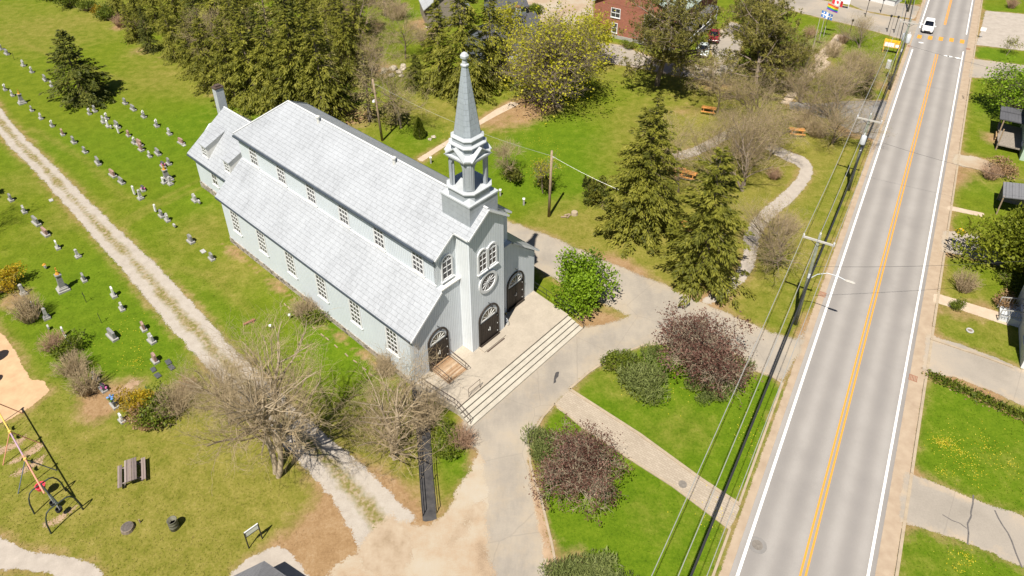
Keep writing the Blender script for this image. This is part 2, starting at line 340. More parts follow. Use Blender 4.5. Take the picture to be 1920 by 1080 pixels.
area('shaded_driveway', [(1768, 432), (1830, 440), (1880, 470), (1880, 500), (1800, 478), (1763, 472)], m_drive, .0085, .4)
area('house_walk', [(1752, 549), (1800, 563), (1895, 592), (1893, 612), (1800, 581), (1748, 566)], m_walk, .0085, .3, worn=.3)
area('paved_driveway', [(1738, 622), (1760, 634), (1800, 645), (1860, 668), (1940, 702), (2050, 745), (2050, 835), (1940, 770), (1850, 730), (1790, 708), (1728, 694)], m_drive, .0085, .4)
area('wide_driveway', [(1694, 884), (1770, 912), (1850, 945), (1940, 976), (2100, 1030), (2100, 1140), (1930, 1068), (1800, 1012), (1684, 977)], m_drive, .0085, .4)
area('sandbox_sand', [(-120, 600), (-20, 612), (10, 632), (30, 660), (45, 690), (58, 712), (85, 715), (92, 735), (60, 762), (20, 785), (-20, 805), (-140, 860)], m_sandbox, .008, .35)
area('playground_path', [(-150, 980), (-20, 990), (10, 1010), (50, 1036), (130, 1042), (175, 1056), (200, 1085), (205, 1130), (120, 1130), (110, 1078), (60, 1070), (0, 1066), (-150, 1060)], m_gravel, .007, .35, smooth=1)
area('gazebo_path', [(430, 1075), (470, 1045), (520, 1020), (550, 1040), (575, 1075), (600, 1130), (420, 1130)], m_gravel, .007, .4)
area('grave_earth', [(220, 736), (235, 722), (252, 708), (268, 716), (250, 728), (228, 738)], m_dirt, .008, .25)
area('asphalt_ramp', [(768, 708), (776, 760), (782, 825), (788, 920), (793, 979), (819, 975), (813, 910), (807, 825), (803, 770), (800, 735)], m_ramp, .02, .25, worn=.5)
# worn earth under the swings
for k, P in enumerate(([(-20, 850), (20, 832), (55, 812), (50, 825), (10, 850), (-20, 862)], [(15, 870), (55, 840), (85, 825), (80, 838), (40, 865)], [(18, 893), (50, 870), (86, 852), (78, 868), (40, 890)], [(80, 985), (110, 968), (140, 950), (132, 965), (95, 988)])):
    area('bare_swing_patch', P, m_dirt, .006, .25, worn=0)
def ribbon(name, pts, w, z, m):
    P = P2(pts); b = MB()
    for p, q in zip(P[:-1], P[1:]):
        t = (q-p)/np.linalg.norm(q-p); nn_ = np.array([t[1], -t[0]])*w/2; b.add([(*(p-nn_), z), (*(p+nn_), z), (*(q+nn_), z), (*(q-nn_), z)], [(0, 1, 2, 3)])
    return tag(b.build(name, m), kind='structure')
m_crack = mat('tar filled crack', (.11, .10, .095), .35, 6, .9)
ribbon('pavement_crack', [(1825, 928), (1824, 945), (1820, 962), (1821, 968), (1814, 982), (1816, 1000), (1814, 1021)], .10, .0135, m_crack); ribbon('pavement_crack', [(1865, 957), (1872, 972), (1879, 984), (1890, 1000), (1897, 1015), (1905, 1038), (1916, 1064)], .10, .0138, m_crack); ribbon('pavement_crack', [(1767, 965), (1785, 976), (1799, 981), (1813, 991)], .06, .0136, m_crack)
# kerbs: real low stones along the beds and the road
def line_box(b, P, w, z0, z1):
    for p, q in zip(P[:-1], P[1:]): b.bar((*p, (z0+z1)/2), (*q, (z0+z1)/2), w, z1-z0)
m_kerb = mat('pale concrete kerb', (.33, .265, .19), .2, 2, .9, bump=.2)
def kerb(name, pts, w=.16, h=.07, dense=True):
    P = P2(pts) if not isinstance(pts, np.ndarray) else pts
    b = MB(); line_box(b, P, w, -.05, h); return tag(b.build(name, m_kerb), kind='structure')
bed1 = [(1068, 730), (1105, 698), (1145, 672), (1205, 648), (1300, 640), (1392, 668), (1402, 692), (1440, 702), (1466, 718)]
kerb('bed_kerb', bed1); kerb('bed_kerb', [(1068, 730), (1130, 770), (1200, 815), (1315, 899), (1388, 947)], .22)
kerb('bed_kerb', [(1369, 993), (1260, 911), (1175, 857), (1090, 800), (1040, 757), (1018, 782), (1003, 808), (992, 840), (994, 870), (1003, 905), (1014, 935), (1025, 980), (1035, 1022), (1042, 1060), (1052, 1120)])
kerb('drive_kerb', [(1744, 636), (1800, 655), (1840, 668), (1900, 690)], .16, .1); kerb('drive_kerb', [(1600, 186), (1640, 190), (1664, 189)], .14, .1)
gaps = sorted([(sc(1712, 705), sc(1745, 612)), (sc(1672, 985), sc(1690, 880)), (sc(1752, 572), sc(1758, 545)), (sc(1764, 475), sc(1770, 430)), (sc(1776, 395), sc(1779, 383)), (sc(1785, 318), sc(1790, 280)), (sc(1815, 148), sc(1822, 108)), (sc(1830, 86), sc(1850, 18))])
s = S0; b = MB()
for a, e in gaps+[(200, 201)]:
    if a > s: line_box(b, np.array([rp(8.52, s), rp(8.52, a)]), .16, -.05, .12)
    s = e
tag(b.build('roadside_kerb', m_kerb), kind='structure')
b = MB(); line_box(b, np.array([rp(8.55, S0), rp(8.55, S1)]), .2, -.05, .028); tag(b.build('lowered_kerb', m_kerb), kind='structure')
for e0, e1 in (((1388, 947), (1466, 718)), ((1369, 993), (1340, 1075)), ((1340, 1075), (1300, 1180))):
    s_0, s_1 = sc(*e0), sc(*e1); b = MB(); line_box(b, np.array([rp(-1.3, s_0), rp(-1.3, s_1)]), .16, -.05, .1); tag(b.build('bed_kerb', m_kerb), kind='structure')

# the lawn itself
def span(lo, a, b, hi, st):
    return np.r_[np.linspace(lo, a, 8)[:-1], np.arange(a, b, st), np.linspace(b, hi, 8)]
gx = span(-900, -85, 112, 900, .55); gy = span(-120, 10, 165, 1600, .55); GX, GY = np.meshgrid(gx, gy); Q = np.stack([GX.ravel(), GY.ravel()], 1)
def blobs(L):
    k = np.ones(len(Q))
    for x, y, r, v in L:
        c = np.array(g(x, y).to_2d()); k *= 1-v*np.exp(-(((Q-c)**2).sum(1))/(r*r))
    return 1-k
dry = blobs([(200, 20, 14, .6), (80, 60, 12, .5), (330, 130, 7, .7), (400, 165, 5, .8), (280, 95, 5, .5), (450, 220, 5, .5), (250, 170, 9, .25),
  (1250, 260, 9, .75), (1400, 300, 13, .9), (1500, 250, 10, .85), (1450, 450, 7, .8), (1330, 250, 9, .8), (1380, 400, 8, .85), (1300, 350, 8, .8), (1330, 170, 8, .7), (1300, 520, 7, .8), (1190, 510, 5, .9), (1115, 440, 5, .8), (1050, 420, 4, .5), (1220, 420, 8, .85), (1330, 560, 4, .7), (1560, 200, 8, .6), (1600, 120, 7, .5), (1500, 560, 5, .35),
  (100, 900, 7, .55), (330, 900, 6, .5), (200, 830, 7, .45), (300, 970, 6, .5), (400, 880, 5, .6), (450, 900, 6, .8), (560, 960, 5, .85), (620, 930, 4, .85), (640, 1000, 4, .9), (380, 1010, 5, .7), (250, 1020, 6, .5), (480, 1000, 4, .5), (560, 880, 4, .6), (720, 880, 4, .7), (760, 950, 3, .7), (690, 800, 4, .5), (430, 780, 5, .5), (350, 740, 4, .6), (60, 760, 4, .6), (120, 780, 5, .5), (160, 900, 8, .4),
  (390, 430, 4, .6), (230, 380, 4, .4), (100, 420, 4, .4), (330, 470, 4, .4), (440, 500, 3, .7), (600, 600, 1.2, .5), (650, 630, 1.2, .5), (720, 680, 1.5, .6), (30, 340, 6, .5), (470, 520, 4, .5),
  (860, 210, 5, .7), (830, 215, 6, .7), (680, 240, 6, .5), (900, 260, 4, .7), (1000, 190, 5, .8), (940, 235, 4, .7), (760, 200, 5, .5), (1120, 130, 6, .5), (1180, 130, 6, .5), (1260, 90, 7, .5), (750, 130, 6, .7), (800, 60, 5, .7),
  (1045, 390, 3, .4), (1240, 790, 3.2, .5), (1280, 795, 2.5, .5), (1300, 800, 2, .5), (1160, 715, 2.5, .8), (1180, 720, 2, .6), (1200, 960, 2, .6), (1120, 690, 2, .4), (1390, 725, 1.5, .5), (1300, 980, 4, .35),
  (1780, 540, 4, .6), (1790, 600, 3, .6), (1850, 220, 4, .4), (1845, 330, 4, .5), (1880, 330, 4, .6), (1750, 720, 2, .6), (1900, 850, 5, .4), (1690, 1050, 2, .5), (1830, 850, 5, .2), (1750, 1040, 3, .3), (1880, 620, 3, .5)])
dirt = blobs([(660, 225, 3.5, .5), (640, 215, 3, .6), (800, 45, 4, .8), (1000, 195, 4, .7), (985, 215, 3, .6), (930, 230, 3, .5), (1340, 160, 3, .6), (420, 170, 3, .5), (720, 130, 3, .6), (690, 135, 3, .5), (225, 50, 2, .7), (265, 95, 2.5, .4), (305, 110, 3, .35),
  (440, 470, 1.6, .5), (520, 535, 1.5, .5), (640, 630, .9, .5), (690, 660, .9, .5), (715, 685, .9, .5), (600, 1000, 3, .6), (660, 1040, 3, .9), (700, 930, 2.5, .7), (715, 950, 2, .6), (1760, 445, 2, .5), (1800, 330, 2.5, .5), (1870, 260, 2.5, .6), (1600, 245, 2.5, .9), (1650, 160, 2, .5), (1340, 545, 2, .5), (1150, 500, 3, .6), (1180, 520, 2.5, .5), (30, 560, 2, .6), (185, 740, 2, .6), (190, 770, 1.6, .6), (1110, 600, 1.8, .6), (1130, 606, 1.6, .7), (1770, 700, 1.4, .5), (1850, 740, 1.6, .6), (1080, 1050, 1.6, .5), (1845, 580, 1.6, .5), (1800, 590, 1.5, .5), (1300, 205, 3, .3), (1260, 210, 2.5, .3)])
lush = blobs([(300, 260, 12, .7), (420, 230, 6, .9), (250, 650, 9, .9), (150, 520, 7, .6), (350, 370, 5, .5), (60, 290, 6, .5), (640, 640, 2.8, 1.), (620, 600, 3, .8), (660, 690, 3, .7), (540, 500, 3, .4), (1000, 285, 7, 1.), (960, 270, 5, .8), (1060, 340, 5, .9), (960, 350, 5, .7), (1080, 250, 5, .7), (800, 250, 4, .6), (760, 30, 4, .8),
  (1250, 760, 7, 1.), (1180, 720, 4, .8), (1150, 750, 4, .8), (1380, 800, 6, 1.), (1420, 760, 5, 1.), (1340, 860, 4, .9), (1180, 950, 6, 1.), (1260, 1020, 6, .9), (1180, 1040, 5, .9), (1320, 1000, 4, .8), (1060, 960, 4, .8), (1880, 820, 7, .8), (1750, 800, 4, .8), (1730, 1030, 4, .9), (1870, 1070, 5, .8), (1020, 790, 2.5, .7), (1820, 800, 7, .9), (1800, 1040, 6, .8), (1730, 760, 3, .7), (1850, 210, 4, .6), (1870, 105, 5, .9), (1860, 350, 4, .6), (1870, 30, 6, .8), (1560, 70, 6, .6), (1690, 20, 6, .7), (870, 870, 2, 1.), (860, 830, 2, .8), (1150, 660, 3, .5), (1640, 200, 4, .4), (760, 240, 4, .4), (1730, 600, 4, .3)])
for P, w in EDGES:
    bb = (Q[:, 0] > P[:, 0].min()-4) & (Q[:, 0] < P[:, 0].max()+4) & (Q[:, 1] > P[:, 1].min()-4) & (Q[:, 1] < P[:, 1].max()+4)
    if not bb.any(): continue
    d = seg_dist(Q[bb], P, np.roll(P, -1, 0)); k = np.exp(-(d/.8)**2)*w
    dry[bb] = 1-(1-dry[bb])*(1-np.clip(.75*k, 0, 1)); dirt[bb] = 1-(1-dirt[bb])*(1-np.clip(.38*k, 0, 1))
ch = np.stack([np.cos(PH)*(Q[:, 0]-X0)+np.sin(PH)*(Q[:, 1]-Y0), -np.sin(PH)*(Q[:, 0]-X0)+np.cos(PH)*(Q[:, 1]-Y0)], 1)
k = .5*np.exp(-((ch[:, 0]+.7)/.32)**2)*(ch[:, 1] > -1)*(ch[:, 1] < 29); dirt = 1-(1-dirt)*(1-.8*k); dry = 1-(1-dry)*(1-.8*k)
dry *= 1-.5*lush
for pl in ([(218, 420), (300, 374), (376, 337)], [(214, 436), (292, 388), (378, 352)], [(60, 240), (160, 300), (235, 372)], [(330, 500), (400, 520), (470, 585)], [(0, 60), (110, 110), (230, 150)], [(560, 985), (640, 1010), (700, 1030)]):
    P = P2(pl); dry = 1-(1-dry)*(1-.5*np.exp(-(seg_dist(Q, P[:-1], P[1:])/.55)**2))
nx = len(gx); idx = np.arange(len(Q)).reshape(len(gy), nx)
Fq = np.stack([idx[:-1, :-1], idx[:-1, 1:], idx[1:, 1:], idx[1:, :-1]], -1).reshape(-1, 4)
n = N('lawn'); p = n.pos(); vm = n.attr('wear', 'Color'); sp = n.n('SeparateColor', ins={0: vm})
big = n.noise(p, .13, 5, .6); med = n.noise(p, .8, 6, .72); fine = n.noise(p, 5, 6, .8); blade = n.noise(p, 30, 3, .7)
gm = n.math('ADD', n.math('MULTIPLY', med, .36), n.math('ADD', n.math('MULTIPLY', fine, .42), n.math('MULTIPLY', blade, .22)))
green = n.ramp(gm, [(.34, (.050, .076, .004)), (.46, (.094, .130, .006)), (.56, (.142, .172, .012)), (.67, (.215, .215, .032))])
deep = n.ramp(gm, [(.34, (.038, .070, .003)), (.46, (.074, .130, .004)), (.56, (.114, .170, .008)), (.69, (.18, .205, .024))])
tan = n.ramp(gm, [(.34, (.074, .084, .009)), (.46, (.145, .143, .020)), (.56, (.222, .192, .045)), (.67, (.32, .26, .10))])
soil = n.ramp(gm, [(.33, (.15, .085, .038)), (.5, (.27, .17, .085)), (.68, (.37, .27, .165))])
wob = n.math('MULTIPLY', n.math('SUBTRACT', n.math('ADD', n.math('MULTIPLY', big, .5), n.math('MULTIPLY', med, .5)), .5), 1.5)
col = n.mix(n.step(n.math('ADD', sp.outputs[2], wob), .1, .75), green, deep)
col = n.mix(n.step(n.math('ADD', sp.outputs[0], wob), .18, .85), col, tan)
col = n.mix(n.step(n.math('ADD', sp.outputs[1], n.math('MULTIPLY', wob, .9)), .25, .62), col, soil)
n.bump(n.math('ADD', n.math('MULTIPLY', fine, .5), n.math('MULTIPLY', blade, .5)), .55, .12); m_lawn = n.done(col, .95, 0, .1)
me = np_mesh('lawn', np.c_[Q, np.zeros(len(Q))], Fq, m_lawn)
a = me.attributes.new('wear', 'FLOAT_COLOR', 'POINT'); a.data.foreach_set('color', np.c_[dry, dirt, lush, np.ones(len(Q))].astype(np.float32).ravel())
tag(link('ground', me), kind='structure')

# short tufts standing up out of the lawn, coloured like the lawn they stand in
rng = np.random.default_rng(9); nt_ = 110000; px = np.c_[rng.uniform(-60, 1980, nt_), rng.uniform(0, 1180, nt_)]
u_ = (px[:, 0]-960)/F; v_ = (CY-px[:, 1])/F; t_ = CH/(sT-v_*cT); T = np.c_[u_*t_, t_*(cT+v_*sT)]; ok = np.ones(nt_, bool)
def inside(T, poly):
    ins = np.zeros(len(T), bool)
    for (x0, y0), (x1, y1) in zip(poly, np.roll(poly, -1, 0)): ins ^= ((y0 > T[:, 1]) != (y1 > T[:, 1])) & (T[:, 0] < (x1-x0)*(T[:, 1]-y0)/((y1-y0) if y1 != y0 else 1e-9)+x0)
    return ins
for P, w in EDGES: ok &= ~inside(T, P)
lx = np.cos(PH)*(T[:, 0]-X0)+np.sin(PH)*(T[:, 1]-Y0); ly = -np.sin(PH)*(T[:, 0]-X0)+np.cos(PH)*(T[:, 1]-Y0); ok &= ~((lx > -.1) & (lx < CWd+.1) & (ly > -6.2) & (ly < 40)); T = T[ok]; nt_ = len(T)
ix = np.clip(np.searchsorted(gx, T[:, 0]), 0, len(gx)-1); iy = np.clip(np.searchsorted(gy, T[:, 1]), 0, len(gy)-1); wr = np.stack([dry, dirt, lush, np.ones(len(Q))], 1)[iy*len(gx)+ix]
keep = rng.random(nt_) > wr[:, 1]*1.2; T = T[keep]; wr = wr[keep]; nt_ = len(T); a_ = rng.uniform(0, 6.283, nt_); dd = np.c_[np.cos(a_)*.8, np.sin(a_)*.8, rng.uniform(.15, .6, nt_)]; sz = rng.uniform(.07, .2, nt_)[:, None]; sd2 = np.c_[-np.sin(a_), np.cos(a_), rng.normal(0, .3, nt_)]*sz*.3
c = np.c_[T, np.full(nt_, .012)]; V = np.stack([c-sd2, c+dd*sz*.55+sd2*.4, c+dd*sz, c+sd2], 1).reshape(-1, 3); V[:, 2] = np.maximum(V[:, 2], .004)
me = np_mesh('grass_tufts', V, np.arange(nt_*4).reshape(-1, 4), m_lawn); at = me.attributes.new('wear', 'FLOAT_COLOR', 'POINT'); at.data.foreach_set('color', np.repeat(wr, 4, 0).astype(np.float32).ravel())
tag(link('grass', me), 'short green grass growing over the lawns and the graveyard', 'grass', None, 'stuff')
# ------------------------------------------------------------------ church
def metalroof(name, c, w, h, contrast=.12, rough=.45):
    n = N(name); uv = n.n('UVMap', uv_map='roof').outputs[0]
    br = n.n('TexBrick', offset=.5, ins={'Vector': uv, 'Color1': (.45, .45, .45, 1), 'Color2': (.55, .55, .55, 1), 'Mortar': (.0, .0, .0, 1), 'Scale': 1, 'Mortar Size': .011, 'Mortar Smooth': .3, 'Bias': 0, 'Brick Width': w, 'Row Height': h})
    a = n.noise(n.obj(), .35, 5, .65); f = n.noise(n.obj(), 5, 4, .7); st = n.noise(uv, 2.5, 3, .6, (1, .1, 1))
    v = n.math('ADD', n.math('MULTIPLY', br.outputs['Color'], .25), n.math('ADD', n.math('MULTIPLY', a, .3), n.math('ADD', n.math('MULTIPLY', f, .25), n.math('MULTIPLY', st, .2))))
    lo = tuple(x*(1-contrast*1.6) for x in c); hi = tuple(min(.9, x*(1+contrast)) for x in c)
    col = n.ramp(v, [(.36, lo), (.48, c), (.6, hi)])
    gap = n.step(n.math('ADD', br.outputs['Fac'], n.math('MULTIPLY', n.math('SUBTRACT', n.noise(uv, 1.6, 4, .7), .56), 1.6)), .75, 1.25)
    col = n.mix(n.math('MULTIPLY', gap, .75), col, tuple(x*.30 for x in c))
    n.bump(n.math('ADD', n.math('SUBTRACT', 1., br.outputs['Fac']), n.math('MULTIPLY', n.noise(uv, 1.5, 2), 1.2)), .6, .03)
    return n.done(col, rough, .15, .4)
def ribbed(name, c, pitch, axis, depth=.35):
    "vertical ribbed siding; ribs run up, spaced along one object axis"
    n = N(name); o = n.obj(); x = n.n('SeparateXYZ', ins={0: o}).outputs[axis]
    w = n.math('FRACT', n.math('DIVIDE', x, pitch)); g_ = n.step(n.math('ABSOLUTE', n.math('SUBTRACT', w, .5)), .40, .5)
    a = n.noise(o, .6, 5, .6); b = n.noise(o, 3, 4, .6, (4, 4, .35))
    v = n.math('ADD', n.math('MULTIPLY', a, .5), n.math('MULTIPLY', b, .5))
    col = n.ramp(v, [(.3, tuple(x*.88 for x in c)), (.65, c)]); col = n.mix(n.math('MULTIPLY', g_, depth), col, tuple(x*.35 for x in c))
    n.bump(n.math('SUBTRACT', 1., g_), .8, .03); return n.done(col, .55, 0, .3)
def stone(name):
    n = N(name); o = n.obj(); mp = n.n('Mapping', ins={'Vector': o, 'Scale': (1, 1, 1.6)}).outputs[0]
    v = n.n('TexVoronoi', ins={'Vector': mp, 'Scale': 2.2}); e = n.n('TexVoronoi', feature='DISTANCE_TO_EDGE', ins={'Vector': mp, 'Scale': 2.2}).outputs['Distance']
    c = n.ramp(n.n('SeparateColor', ins={0: v.outputs['Color']}).outputs[0], [(.1, (.10, .085, .07)), (.5, (.22, .18, .14)), (.9, (.36, .31, .26))])
    n.bump(e, .6, .08); return n.done(n.mix(n.step(e, .09, .02), c, (.37, .34, .30)), .9)
m_roof = metalroof('silver roof sheets', (.36, .373, .395), .72, .36, .17); m_side = ribbed('pale grey siding', (.57, .615, .655), .23, 1, .10)
m_front = ribbed('ribbed front siding', (.64, .675, .705), .19, 0, .6); m_cheek = ribbed('ribbed cheek siding', (.64, .67, .69), .19, 1, .15)
m_found = stone('rubble foundation'); m_trim = mat('white trim', (.60, .605, .61), .08, 2, .6); m_cap = mat('pale metal capping', (.58, .57, .54), .12, 1.5, .5)
m_gut = mat('dark gutter', (.05, .062, .08), .2, 2, .5); m_panel = metalroof('grey metal panels', (.31, .335, .36), 1.0, .5, .12, .4)
m_tower = mat('blue grey tower metal', (.31, .335, .365), .14, 1.2, .45, .1, .1, 8); m_spire = metalroof('spire sheets', (.32, .355, .40), .55, .4, .12, .4)
m_glass = mat('dark window glass', (.045, .042, .045), .9, 1.7, .12, 0, 0, 1, .6); m_glass2 = mat('amber stained glass', (.10, .085, .055), .6, 6, .25, spec=.5)
m_door = mat('dark brown door', (.035, .027, .022), .25, 3, .55); m_iron = mat('black iron', (.022, .022, .024), .3, 5, .55); m_rust = mat('brown painted rail', (.085, .060, .048), .3, 5, .6)
m_hw = mat('white hardware', (.6, .6, .58), .1, 3, .4); m_conc = mat('platform concrete', (.345, .298, .24), .16, .7, .9, bump=.15, bscale=18); m_tread = mat('stair concrete', (.40, .365, .305), .16, 1.3, .9, bump=.15, bscale=18)
m_riser = mat('shade painted riser', (.10, .085, .07), .3, 1.5, .95); m_brickc = mat('chimney metal', (.40, .42, .44), .18, 2, .55); m_brickred = mat('red chimney brick', (.26, .12, .075), .35, 6, .9)  # riser colour is darkened to paint in the shadow lines under the step nosings
church = thing('church', 'long grey church with silver metal roof, clerestory windows and pointed front steeple', 'church', (X0, Y0, 0), PH)
Wd, L, xa, hx = CWd, 28.28, 3.2, CWd/2
xb = Wd-xa; t0, t1, D = 5.26, Wd-5.26, 1.18
MIR = lambda P: [(Wd-x, y, z) for x, y, z in P]
b = MB().box(-.06, Wd+.06, .1, L, -.3, .62).box(3.0, Wd-3.0, L, 40.05, -.3, .75); b.build('foundation', m_found, church)
b = MB().prism([(0, .55), (Wd, .55), (Wd, 5.55), (xb, 8.3), (xa, 8.3), (0, 5.55)], .3, L); w_side = b.build('aisle_wall', m_side, church)
MB().box(xa, xb, .36, L+.2, 8.25, 11.2).build('nave_wall', m_side, church)
b = MB().prism([(xa, 8.2), (xb, 8.2), (xb, 11.3), (hx, 14.4), (xa, 11.3)], .33, .6); b.build('gable_wall', m_front, church)
b = MB().prism([(0, .5), (t0+.2, .5), (t0+.2, 8.16), (3.2, 8.16), (0, 5.4)], 0, .32); b.prism([(Wd-x, z) for x, z in [(0, .5), (t0+.2, .5), (t0+.2, 8.16), (3.2, 8.16), (0, 5.4)]], 0, .32); b.build('front_wall', m_front, church)
for x0, x1 in ((3.12, t0), (t1, Wd-3.12)): MB().box(x0, x1, -.14, .36, 8.16, 8.27).build('ledge', m_cap, church)
b = MB().prism([(t0, .5), (t1, .5), (t1, 12.9), (hx, 14.38), (t0, 12.9)], -D, -D+.18); b.build('tower_front_wall', m_front, church)
b = MB().box(t0, t0+.18, -D+.18, .5, .5, 12.85).box(t1-.18, t1, -D+.18, .5, .5, 12.85); b.build('tower_side_wall', m_cheek, church)
b = MB().box(3.1, Wd-3.1, L, 40, .7, 4.7); b.prism([(3.1, 4.7), (Wd-3.1, 4.7), (hx+1.6, 7.1), (hx-1.6, 7.1)], 39.75, 40); b.build('sacristy_wall', m_side, church)
# roofs
zr = lambda x: 11.25+.755*(x-2.95)
Lh = [(2.95, .12), (4.97, .12), (4.97, -D-.3), (hx, -D-.3), (hx, L-3.4), (2.95, L+.45)]
uvr = lambda co, nm: (co.y*1., math.hypot(co.x-hx, co.z-14.45)) if abs(nm.y) < .4 else (co.x, math.hypot(co.y-L, co.z-14.45))
P1 = [(x, y, zr(x)) for x, y in Lh]; b = MB().slab(P1, .14).slab(MIR(P1), .14).slab([(2.95, L+.45, zr(2.95)), (hx, L-3.4, zr(hx)), (Wd-2.95, L+.45, zr(2.95))], .14); b.build('nave_roof', m_roof, church, uv=uvr)
za = lambda x: 5.58+(x+.25)*.822
P1 = [(-.28, -.2, za(-.28)), (3.2, -.2, za(3.2)-.12), (3.2, .38, za(3.2)-.12), (3.2, .38, za(3.2)), (3.2, L+.4, za(3.2)), (-.28, L+.4, za(-.28))]
P1 = [(-.28, -.28, za(-.28)), (3.12, -.28, za(3.12)), (3.12, .36, za(3.12)), (3.23, .36, za(3.23)), (3.23, L+.4, za(3.23)), (-.28, L+.4, za(-.28))]
b = MB().slab(P1, .1).slab(MIR(P1), .1); b.build('aisle_roof', m_roof, church, uv=uvr)
zs = lambda x: 4.32+(x-2.7)*1.03
P1 = [(2.7, L, zs(2.7)), (hx, L, zs(hx)), (hx, 38.9, zs(hx)), (2.7, 40.7, zs(2.7))]
b = MB().slab(P1, .1).slab(MIR(P1), .1).slab([(2.7, 40.7, zs(2.7)), (hx, 38.9, zs(hx)), (Wd-2.7, 40.7, zs(2.7))], .1); b.build('sacristy_roof', m_roof, church, uv=uvr)
b = MB()
for x in (2.86, Wd-2.86): b.box(x-.09, x+.09, .2, L+.4, 10.95, 11.12)
for x in (-.30, Wd+.30): b.box(x-.06, x+.06, -.15, L+.35, 5.37, 5.50)
for x in (2.63, Wd-2.63): b.box(x-.06, x+.06, L+.5, 40.6, 4.12, 4.22)
b.build('gutter', m_gut, church)
b = MB()                                              # white ridge rolls, flashings and eave boards
for A, B in (((hx, -D-.2, 14.50), (hx, L-3.4, 14.50)), ((hx, L-3.4, 14.5), (2.95, L+.45, 11.30)), ((hx, L-3.4, 14.5), (Wd-2.95, L+.45, 11.30)), ((hx, L+.6, 8.98), (hx, 38.9, 8.98)), ((3.16, .4, 8.46), (3.16, L+.1, 8.46)), ((Wd-3.16, .4, 8.46), (Wd-3.16, L+.1, 8.46))): b.bar(A, B, .16, .06)
for sgn in (0, 1):
    f = (lambda p: (Wd-p[0], p[1], p[2])) if sgn else (lambda p: p)
    for A, B in (((4.95, -D-.33, 12.67), (hx, -D-.33, 14.36)), ((2.93, .08, 11.14), (4.9, .08, 12.62)), ((-.3, -.31, 5.45), (3.1, -.31, 8.25)), ((4.95, -D-.2, 12.66), (4.95, .1, 12.66))): b.bar(f(A), f(B), .05, .16)
b.build('trim_board', m_trim, church)
# windows ---------------------------------------------------------
def mapM(o, u, nrm):                                  # local (a along wall, d outwards, b up)
    u = Vector(u); nrm = Vector(nrm); return Matrix(((u.x, nrm.x, 0, o[0]), (u.y, nrm.y, 0, o[1]), (u.z, nrm.z, 1, o[2]), (0, 0, 0, 1)))
def grid_window(par, M, w, z0, z1, cols, rows, fr=.17, mid=True, glass=None, name='window'):
    b = MB(M); o = [(-w/2, z0), (w/2, z0), (w/2, z1), (-w/2, z1)]; i = [(-w/2+fr, z0+fr*.8), (w/2-fr, z0+fr*.8), (w/2-fr, z1-fr*.8), (-w/2+fr, z1-fr*.8)]
    b.ring(o, i, 0, .07); a0, a1, c0, c1 = -w/2+fr, w/2-fr, z0+fr*.8, z1-fr*.8
    for k in range(1, cols): x = a0+(a1-a0)*k/cols; b.box(x-.035, x+.035, .0, .05, c0, c1)
    for k in range(1, rows): z = c0+(c1-c0)*k/rows; t = .06 if mid and k == rows//2 else .03; b.box(a0, a1, .005, .045, z-t, z+t)
    f = b.build(name, m_trim, par)
    MB(M).box(a0, a1, .002, .014, c0, c1).build('pane', glass or m_glass, f)
    MB(M).box(-w/2-.05, w/2+.05, .0, .13, z0-.08, z0+.0).build('sill', m_trim, f); return f
for k in range(6):
    yc = 2.45+4.71*k
    for x, s in ((0, -1), (Wd, 1)): grid_window(church, mapM((x, yc, 0), (0, 1, 0), (s, 0, 0)), 1.5, 2.32, 4.92, 3, 5)
    for x, s in ((xa, -1), (xb, 1)): grid_window(church, mapM((x, yc-.05, 0), (0, 1, 0), (s, 0, 0)), 1.4, 8.66, 10.72, 3, 4, .15)
for x, s in ((3.1, -1), (Wd-3.1, 1)): grid_window(church, mapM((x, 36.0, 0), (0, 1, 0), (s, 0, 0)), 1.3, 1.9, 4.0, 2, 3)
def arch(w, z0, zs, n=14):                             # closed outline: two jambs and a half round
    return [(-w/2, z0), (w/2, z0)]+[(w/2*math.cos(t), zs+w/2*math.sin(t)) for t in [math.pi*k/n for k in range(n+1)]]
def fan(b, r, zs, k, d0, d1, w=.04):
    for i in range(1, k): t = math.pi*i/k; p = (0, (d0+d1)/2, zs); b.bar(p, (r*math.cos(t), (d0+d1)/2, zs+r*math.sin(t)), w, d1-d0, (0, 1, 0))
def arch_window(par, M, w, z0, zs, cols=2, rows=3, fr=.13):
    b = MB(M); b.ring(arch(w, z0, zs), arch(w-2*fr, z0+fr, zs), 0, .09); r = w/2-fr
    for k in range(1, cols): x = -r+2*r*k/cols; b.box(x-.022, x+.022, .01, .06, z0+fr, zs)
    for k in range(1, rows+1): z = z0+fr+(zs-z0-fr)*k/rows; t = .05 if k == rows else .022; b.box(-r, r, .012, .058, z-t, z+t)
    fan(b, r, zs, 4, .01, .055); f = b.build('window', m_trim, par)
    b = MB(M); b.prism(arch(w-2*fr, z0+fr, zs), .003, .016); b.build('pane', m_glass, f)
    MB(M).box(-w/2-.06, w/2+.06, 0, .18, z0-.1, z0).build('sill', m_trim, f); return f
fm = lambda x, y: mapM((x, y, 0), (1, 0, 0), (0, -1, 0))
for x in (4.26, Wd-4.26): arch_window(church, fm(x, .33), 1.2, 8.6, 10.35)
for x in (6.64, 7.73): arch_window(church, fm(x, -D), 1.09, 8.62, 10.35, fr=.15)
MB(fm(hx, -D)).prism([(-.14, 8.62), (.14, 8.62), (.14, 10.5), (0, 10.72), (-.14, 10.5)], 0, .10).build('window_post', m_trim, church)
b = MB(fm(hx, -D)); cir = lambda r: [(r*math.cos(t), 7.25+r*math.sin(t)) for t in [2*math.pi*k/28 for k in range(28)]]
b.ring(cir(1.04), cir(.80), 0, .11); b.ring(cir(.13), cir(.07), .01, .07)
